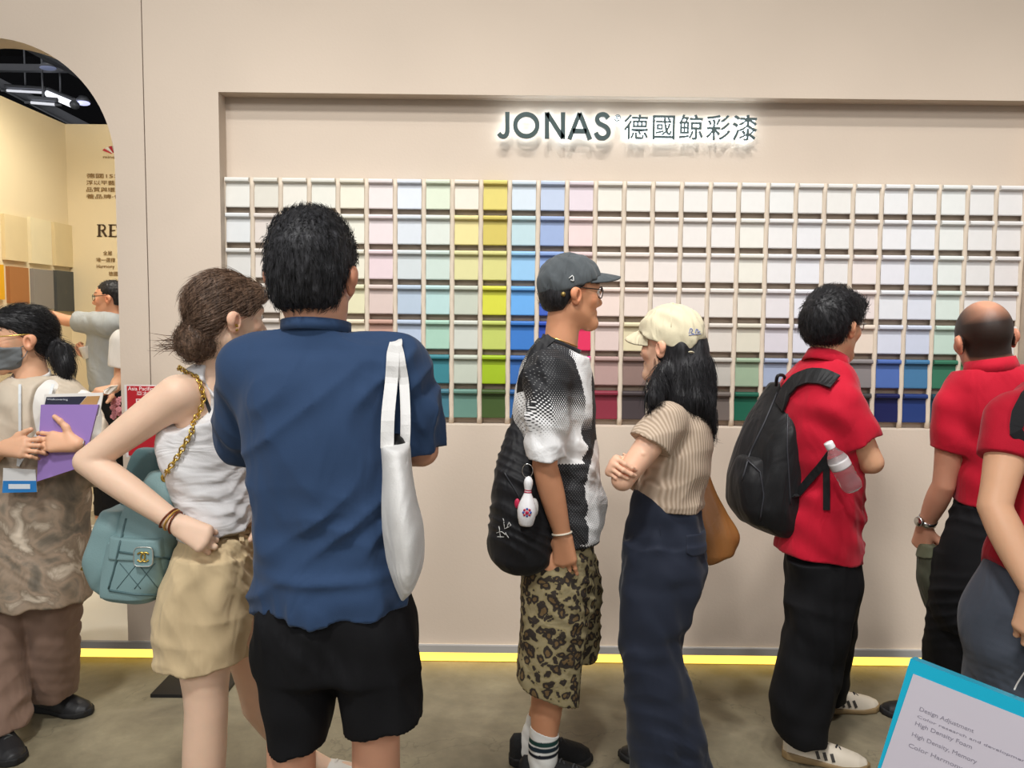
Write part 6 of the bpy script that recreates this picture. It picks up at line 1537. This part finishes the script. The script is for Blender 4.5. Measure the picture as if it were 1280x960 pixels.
# ------------------------------------------------------------------ masked woman at the left
def masked_woman():
    Y0 = 2.88; j = lambda x, y, d=0: P(x, y, Y0+d)
    rt = empty('person', V(*(j(42, 800)[:2]), 0), 'person in grey face mask, glasses and patterned sheer tunic holding a folder', 'person')
    H = Head(j(28, 424, .0), 218, 2, 0, .98, True)
    J = dict(sL=j(100, 506, .0), sR=j(-14, 504, .0), eL=j(124, 588, .02), wL=j(97, 555, -.19), eR=j(-34, 592, .0), wR=j(3, 560, -.21),
             hL=j(72, 690, 0), hR=j(12, 690, 0), kL=j(68, 790, .04), kR=j(8, 800, -.02), aL=P(58, 868, 3.04), aR=P(0, 915, 2.78))
    D = {'L': (.95, -.2), 'R': (.6, -.6)}; set_feet(J, 0, D)
    hands = {'L': dict(f=V(-1, -.12, .1), n=V(-.05, -.9, .35), thumb=1, curl=(.25, .45, .4), k=.95, tdir=V(-.45, -.1, .85)), 'R': dict(f=V(1, -.2, .05), n=V(.05, -.9, .35), thumb=-1, curl=(.3, .9, .7), spread=.1, k=.95, tdir=V(.7, -.1, .5))}
    fb = make_body(rt, J, H, 'd9a887', True, hands=hands, h=.009)
    cap_ = su([H.E(0, -.014, .036, .08, .102, .09), H.E(0, -.055, -.015, .064, .05, .055), H.E(.0, .05, .06, .06, .05, .04)], .03)
    def hf(Q):
        q = H.loc(Q); low = np.interp(q[:, 1], [-.14, -.04, -.01, .02, .05, .075, .11], [-.075, -.06, .008, .02, .035, .05, .06])
        return -smin(-cap_(Q), -(low-q[:, 2])*.8, .012)
    hair_obj('hair', disp(hf, wave(.002, (60, 60, 100), 3, 3)), H.c-.17, H.c+.17, .0042, HAIR_BLACK, rt, lambda p: (H.M @ np.tile(V(0, -1, -.4)[:, None], (1, len(p)))).T, 2500, .05, .0009, 5, .08, .2)
    pt = [j(68, 432, .03), j(76, 440, .02), j(80, 455, .01), j(82, 478, .0)]
    hair_obj('ponytail', disp(chain(pt, [.028, .034, .028, .008], .02), wave(.004, (90, 40, 20), 3, 3)), *bounds(pt, .07), .004, HAIR_BLACK, rt, lambda p: np.tile(V(.2, 0, -1), (len(p), 1)), 900, .07, .001, 6, .12, .25)
    hs = H.sdf()
    mk = inter(off(hs, .007), lambda Q: (.012-H.loc(Q)[:, 1])*.9, lambda Q: H.loc(Q)[:, 2]-np.interp(np.abs(H.loc(Q)[:, 0]), [0, .04, .075], [.0, -.018, -.028]), lambda Q: np.interp(np.abs(H.loc(Q)[:, 0]), [0, .06], [-.125, -.095])-H.loc(Q)[:, 2], k=.004)
    GM = mat_plain('grey_mask', '6d7173', .85, 0, .05, 10, .15, 30)
    mo = sdf_obj('face_mask', disp(su([mk, inter(H.E(0, .06, -.045, .05, .062, .05), lambda Q: (.02-H.loc(Q)[:, 1]))], .02), wave(.0012, (10, 10, 260), 2, 2, False, .1)), H.c-.16, H.c+.16, .0036, GM, rt)
    for sx in (-1, 1):
        for z in (-.032, -.085):
            o = MB().tube([H.w(sx*.062, .03, z), H.w(sx*.074, .005, z*.7), H.w(sx*.08, -.018, -.012)], .0014, 5).build('ear_loop', GM, rt, True); o.parent = mo
    glasses(rt, H, GOLD)
    # white T-shirt under an open patterned tunic
    ts = loft(rows_px(Y0, [(470, 30, 72, 0, .08), (484, 10, 90, 0, .108), (505, -2, 100, 0, .12), (560, 0, 96, 0, .12), (640, 2, 92, 0, .12)]), 2.2, 0, .012)
    WT = mat_cloth('white_jersey', 'dedbd5', .85, .03, .5, 9)
    sl = []
    for S, x in (('L', 1), ('R', -1)):
        d = unit(J['e'+S]-J['s'+S]); sl.append(inter(rc(J['s'+S], J['e'+S], .058, .056), plane(J['s'+S]+d*.15, d)))
    f = sub(su([ts]+sl, .03), rc(j(46, 478), H.w(0, -.02, -.06), .06, .064), .008)
    cloth('t_shirt', disp(f, wave(.005, (30, 10, 12), 3, 3)), pbox(-60, 455, 150, 660, Y0-.25, Y0+.22), .02, .0065, WT, rt)
    snug_collar(rt, j(46, 471, 0), V(0, -.3, 1), WT, .022, .006, .004)
    tu = loft(rows_px(Y0, [(468, 22, 78, .01, .08), (482, 0, 98, 0, .12), (505, -16, 114, 0, .142), (560, -12, 110, 0, .145), (620, -14, 106, 0, .15), (680, -16, 106, 0, .155), (748, -18, 108, 0, .16)]), 2.2, 0, .008)
    ar_ = []
    for S in 'LR':
        d = unit(J['e'+S]-J['s'+S]); d2 = unit(J['w'+S]-J['e'+S]); e2 = J['e'+S]+d2*.13; ar_.append(inter(chain([J['s'+S], J['e'+S], e2], [.069, .062, .055]), plane(J['e'+S]+d2*.11, d2)))
    f = su([tu]+ar_, .03); f = sub(f, rc(j(46, 478), H.w(0, -.02, -.06), .072, .08), .01)
    f = sub(f, loft(rows_px(Y0-.15, [(462, 34, 60, 0, .1), (500, 34, 58, 0, .1), (540, 36, 54, 0, .1), (565, 40, 50, 0, .1)]), 2, 0, .005), .01)
    f = disp(f, wave(.007, (36, 14, 8), 9, 3))
    m, nt, b = newmat('sheer_print'); L = nt.links.new
    tc = N(nt, 'ShaderNodeTexCoord'); n1 = N(nt, 'ShaderNodeTexNoise', i_Scale=9.5, i_Detail=5.0, i_Distortion=.5); L(tc.outputs['Object'], n1.inputs['Vector'])
    rp = N(nt, 'ShaderNodeValToRGB'); cr_ = rp.color_ramp; cr_.elements[0].position = .3; cr_.elements[0].color = lin('57524a')+(1,); cr_.elements[1].position = .72; cr_.elements[1].color = lin('d9c9b4')+(1,)
    for p_, c in ((.42, '7d7263'), (.5, 'a08c78'), (.56, '8a7a68'), (.64, 'c9bba8')): e = cr_.elements.new(p_); e.color = lin(c)+(1,)
    L(n1.outputs[0], rp.inputs[0])
    sx = N(nt, 'ShaderNodeSeparateXYZ'); L(tc.outputs['Object'], sx.inputs[0]); mr = N(nt, 'ShaderNodeMapRange'); mr.inputs[1].default_value = .98; mr.inputs[2].default_value = 1.16; mr.inputs[4].default_value = .8; L(sx.outputs[2], mr.inputs[0])
    mx = N(nt, 'ShaderNodeMix', data_type='RGBA'); L(mr.outputs[0], mx.inputs[0]); L(rp.outputs[0], mx.inputs[6]); mx.inputs[7].default_value = lin('cdbfab')+(1,); L(mx.outputs[2], b.inputs['Base Color']); b.inputs['Roughness'].default_value = .6
    cloth('tunic', f, pbox(-75, 455, 160, 755, Y0-.26, Y0+.24), .02, .0062, m, rt)
    TB = mat_cloth('brown_trouser', '80685a', .8, .06, .5, 8)
    l1 = loft(rows_px(Y0+.03, [(690, 34, 102, 0, .1), (740, 37, 98, 0, .1), (800, 38, 96, .03, .1), (840, 37, 94, .07, .1), (868, 33, 93, .1, .1)]), 2.3, 0, .004)
    l2 = loft(rows_px(Y0, [(690, -14, 44, 0, .1), (740, -22, 40, 0, .1), (820, -26, 33, -.04, .1), (905, -30, 33, -.1, .1)]), 2.3, 0, .004)
    f = disp(inter(su([l1, l2], .015), lambda Q: .05-Q[:, 2]), wave(.007, (34, 20, 8), 4, 3), wave(.0015, (10, 8, 50), 5, 2))
    cloth('trousers', f, pbox(-45, 680, 112, 915, Y0-.26, Y0+.3), .02, .0065, TB, rt)
    shoes(rt, J, D, (mat_plain('black_leather', '222224', .45, 0, .1, 20, .1, 60), RUBBER), w=.052, hgt=.09, laces=mat_plain('dark_lace', '3f4240', .7), fwd=.2)
    # rings and bangle
    pts, nr = band(fb, J['wL']+V(.02, .01, 0), V(1, .2, 0), .07, off_=.003, npts=24); MB().tube(pts, .002, 5, True).build('bangle', SILVER, rt, True)
    # folder with brochures
    Yf = Y0-.185; fo = empty('folder', P(75, 602, Yf), 'purple folder with brochures held at the tunic', 'folder')
    PU = mat_plain('purple_plastic', '9a7cc0', .4, 0, .04, 6, 0, 60, .5)
    q = [P(51, 506, Yf), P(123, 506, Yf), P(104, 583, Yf), P(46, 602, Yf)]; MB().prism(q, V(0, .008, 0)).build('cover', PU, fo)
    q = [P(54, 493, Yf+.004), P(128, 491, Yf+.004), P(123, 520, Yf+.004), P(52, 520, Yf+.004)]; MB().prism([p+V(0, .006, 0) for p in q], V(0, .004, 0)).build('brochure', mat_plain('white_brochure', 'e4e0da', .5), fo)
    q = [P(57, 496.5, Yf+.004), P(107, 495.5, Yf+.004), P(98, 506, Yf+.004), P(54.5, 507, Yf+.004)]; MB().prism([p+V(0, .0045, 0) for p in q], V(0, .001, 0)).build('brochure_band', mat_plain('navy_print', '2a2c3c', .5), fo)
    q = [P(108, 495.5, Yf+.004), P(124, 495, Yf+.004), P(120, 506, Yf+.004), P(99, 506, Yf+.004)]; MB().prism([p+V(0, .0045, 0) for p in q], V(0, .001, 0)).build('brochure_photo', mat_plain('tan_photo', 'b48a58', .5), fo)
    text_obj('print', 'Wallcovering', P(58, 501, Yf+.003)+V(0, .004, 0), V(1, 0, 0), V(0, 0, 1), 26*.0027, 3*.0027, mat_plain('pale_print', 'c8ccd4', .6), fo, .0006)
    # badge on a lanyard
    Yb = Y0-.19; bd = empty('name_badge', P(24, 616, Yb), 'white and blue name badge hanging on a pale lanyard', 'badge')
    MB().prism([P(4, 585, Yb), P(44, 587, Yb), P(46, 615, Yb), P(3, 616, Yb)], V(0, .003, 0)).build('card', mat_plain('badge_white', 'dcdcdc', .3), bd)
    MB().prism([p+V(0, -.001, 0) for p in (P(4, 601, Yb), P(45.5, 601, Yb), P(46, 615, Yb), P(3, 616, Yb))], V(0, .001, 0)).build('blue_field', mat_plain('badge_blue', '2f7fc4', .3), bd)
    MB().prism([p+V(0, -.002, 0) for p in (P(11, 605, Yb), P(38, 605, Yb), P(38, 611, Yb), P(11, 611, Yb))], V(0, .001, 0)).build('name_strip', mat_plain('badge_strip', 'dfe6ee', .3), bd)
    tf = su([f if False else tu, ts], 0)
    for xa in (66, 26):
        pts, nr = path_on(tf, [(xa, 482), (xa*.55+12, 540), (24, 582)], 10, .006); MB().ribbon(pts, nr, .009, .002).build('lanyard', mat_plain('pale_lanyard', 'cfd3d4', .6), bd)
masked_woman()

# ------------------------------------------------------------------ people in the booth behind the arch
def grey_man():
    Y0 = 5.6; j = lambda x, y, d=0: P(x, y, Y0+d); gz = PLAT
    rt = empty('person', V(*(j(138, 600)[:2]), gz), 'person in grey T-shirt reaching out an arm to the finish boards', 'person')
    H = Head(j(138, 373, .0), 188, 2, 0, 1.02)
    J = dict(sL=j(138, 406, -.17), sR=j(142, 406, .18), eL=j(84, 401, -.08), wL=j(38, 388, .0), eR=j(132, 455, .15), wR=j(115, 447, -.08),
             hL=j(138, 500, -.09), hR=j(140, 500, .09), kL=j(134, 575, -.09), kR=j(140, 575, .09), aL=j(132, 640, -.1), aR=j(140, 640, .1))
    D = {'L': (-1, -.1), 'R': (-1, .1)}; set_feet(J, gz, D)
    hands = {'L': dict(f=V(-1, .05, .15), n=V(.1, -.3, .9), thumb=-1, curl=(.15, .2, .2)), 'R': dict(f=V(-.6, -.3, .5), n=V(-.3, -.6, .3), thumb=1, curl=(.8, .9, .6))}
    make_body(rt, J, H, 'dca283', hands=hands, h=.011)
    short_hair(rt, H, HAIR_BLACK, -.06, .01, .06, -.004, 600, .02)
    glasses(rt, H, BLACKP)
    GT = mat_cloth('grey_marl', 'a3a7a9', .85, .06, .4, 8)
    to = loft(rows_px(Y0, [(392, 126, 152, 0, .1), (402, 118, 160, 0, .17), (440, 112, 164, 0, .175), (489, 117, 164, 0, .165)]), 2.2, 0, .012)
    d = unit(J['eL']-J['sL']); s1 = inter(rc(J['sL'], J['eL'], .085, .07), plane(J['sL']+d*.27, d)); d2 = unit(J['eR']-J['sR']); s2 = inter(rc(J['sR'], J['eR'], .075, .07), plane(J['sR']+d2*.2, d2))
    cloth('t_shirt', disp(su([to, s1, s2], .03), wave(.006, (20, 10, 20), 3, 3)), pbox(75, 385, 180, 495, Y0-.35, Y0+.35), .03, .009, GT, rt)
    l = [loft(rows_px(Y0+s*.09, [(484, 119, 160, 0, .09), (570, 118, 154, 0, .09), (642, 120, 150, 0, .085)]), 2.3, 0, .004) for s in (-1, 1)]
    cloth('trousers', su(l, .02), pbox(105, 478, 175, 650, Y0-.25, Y0+.25), .03, .01, BLKT, rt)
    shoes(rt, J, D, (mat_plain('stone_suede', 'b3a68c', .8), mat_plain('pale_rubber', 'cfc8b8', .6)), gz)
    c = j(109, 441, -.14); cu = empty('paper_cup', c-V(0, 0, .035), 'small white paper cup held by the person in grey', 'cup')
    MB().lathe(c-V(.0, 0, .04), V(-.25, 0, 1), [(.024, 0), (.034, .08), (.036, .082), (.033, .083), (.022, .01)], 20).build('cup', mat_plain('white_card', 'eeeae4', .6), cu, True)
grey_man()
def white_person():
    Y0 = 4.25; j = lambda x, y, d=0: P(x, y, Y0+d); gz = PLAT
    rt = empty('person', V(*(j(180, 600)[:2]), gz), 'person in white T-shirt mostly hidden behind the arch wall edge', 'person')
    H = Head(j(182, 366, .0), 195, 4, 0, 1.0, True)
    J = dict(sL=j(156, 428, -.1), sR=j(205, 426, .12), eL=j(151, 474, -.1), wL=j(143, 486, -.3), eR=j(215, 480, .1), wR=j(190, 500, -.1),
             hL=j(176, 540, -.08), hR=j(192, 540, .08), kL=j(176, 640, -.08), kR=j(192, 640, .08), aL=j(176, 735, -.08), aR=j(192, 735, .08))
    D = {'L': (-1, -.1), 'R': (-1, .1)}; set_feet(J, gz, D)
    hands = {'L': dict(f=V(-.5, -.8, -.1), n=V(.1, -.3, .9), thumb=-1, curl=(.6, .8, .5))}
    make_body(rt, J, H, 'dba582', True, hands=hands, h=.011)
    short_hair(rt, H, HAIR_BLACK, -.1, -.03, .05, .004, 600, .03)
    WT = mat_cloth('white_tee', 'e8e2d8', .85, .03, .4, 8)
    to = loft(rows_px(Y0, [(412, 168, 196, 0, .1), (424, 156, 208, 0, .15), (460, 158, 212, 0, .15), (540, 158, 212, 0, .15)]), 2.2, 0, .012)
    d = unit(J['eL']-J['sL']); s1 = inter(rc(J['sL'], J['eL'], .072, .066), plane(j(152, 459, -.1), d))
    cloth('t_shirt', disp(su([to, s1], .03), wave(.005, (20, 10, 20), 3, 3)), pbox(130, 405, 225, 550, Y0-.28, Y0+.28), .03, .008, WT, rt)
    l = [loft(rows_px(Y0+s*.08, [(530, 160, 208, 0, .09), (640, 164, 204, 0, .09), (738, 166, 200, 0, .085)]), 2.3, 0, .004) for s in (-1, 1)]
    cloth('trousers', su(l, .02), pbox(145, 520, 225, 745, Y0-.22, Y0+.22), .03, .01, BLKT, rt)
    shoes(rt, J, D, (BLACKP, RUBBER), gz)
    # note and pink flowers in the hand
    pn = empty('paper_note', j(136, 490, -.36), 'crumpled white paper held at the arch wall edge', 'paper')
    q = [j(129, 488, -.38), j(138, 483, -.38), j(147, 482, -.36), j(145, 488, -.35), j(136, 493, -.37), j(130, 492, -.39)]; MB().prism(q, V(0, .006, .002)).build('sheet', mat_plain('white_tissue', 'e9e4dc', .8), pn)
    fl = empty('flower_bunch', j(146, 525, -.3), 'bunch of pink flowers beside the arch wall edge', 'flowers')
    PK = mat_plain('pink_petal', 'cf8a92', .7, 0, .2, 60); rg = random.Random(3)
    for k in range(26):
        c = j(147+rg.uniform(-9, 9), 509+rg.uniform(-13, 12), -.3+rg.uniform(-.03, .05)); mb = MB()
        for i in range(6):
            a = i*1.047+rg.random(); mb.sphere(c+V(math.cos(a)*.009, -.004, math.sin(a)*.009), (.008, .004, .008), 4)
        mb.sphere(c+V(0, -.006, 0), .005, 4); tag(mb.build('blossom', PK, fl, True), kind='stuff')
    MB().tube([j(147, 512, -.28), j(146, 535, -.28), j(144, 545, -.28)], .012, 8).build('stems', mat_plain('green_stem', '55703a', .7), fl, True)
white_person()
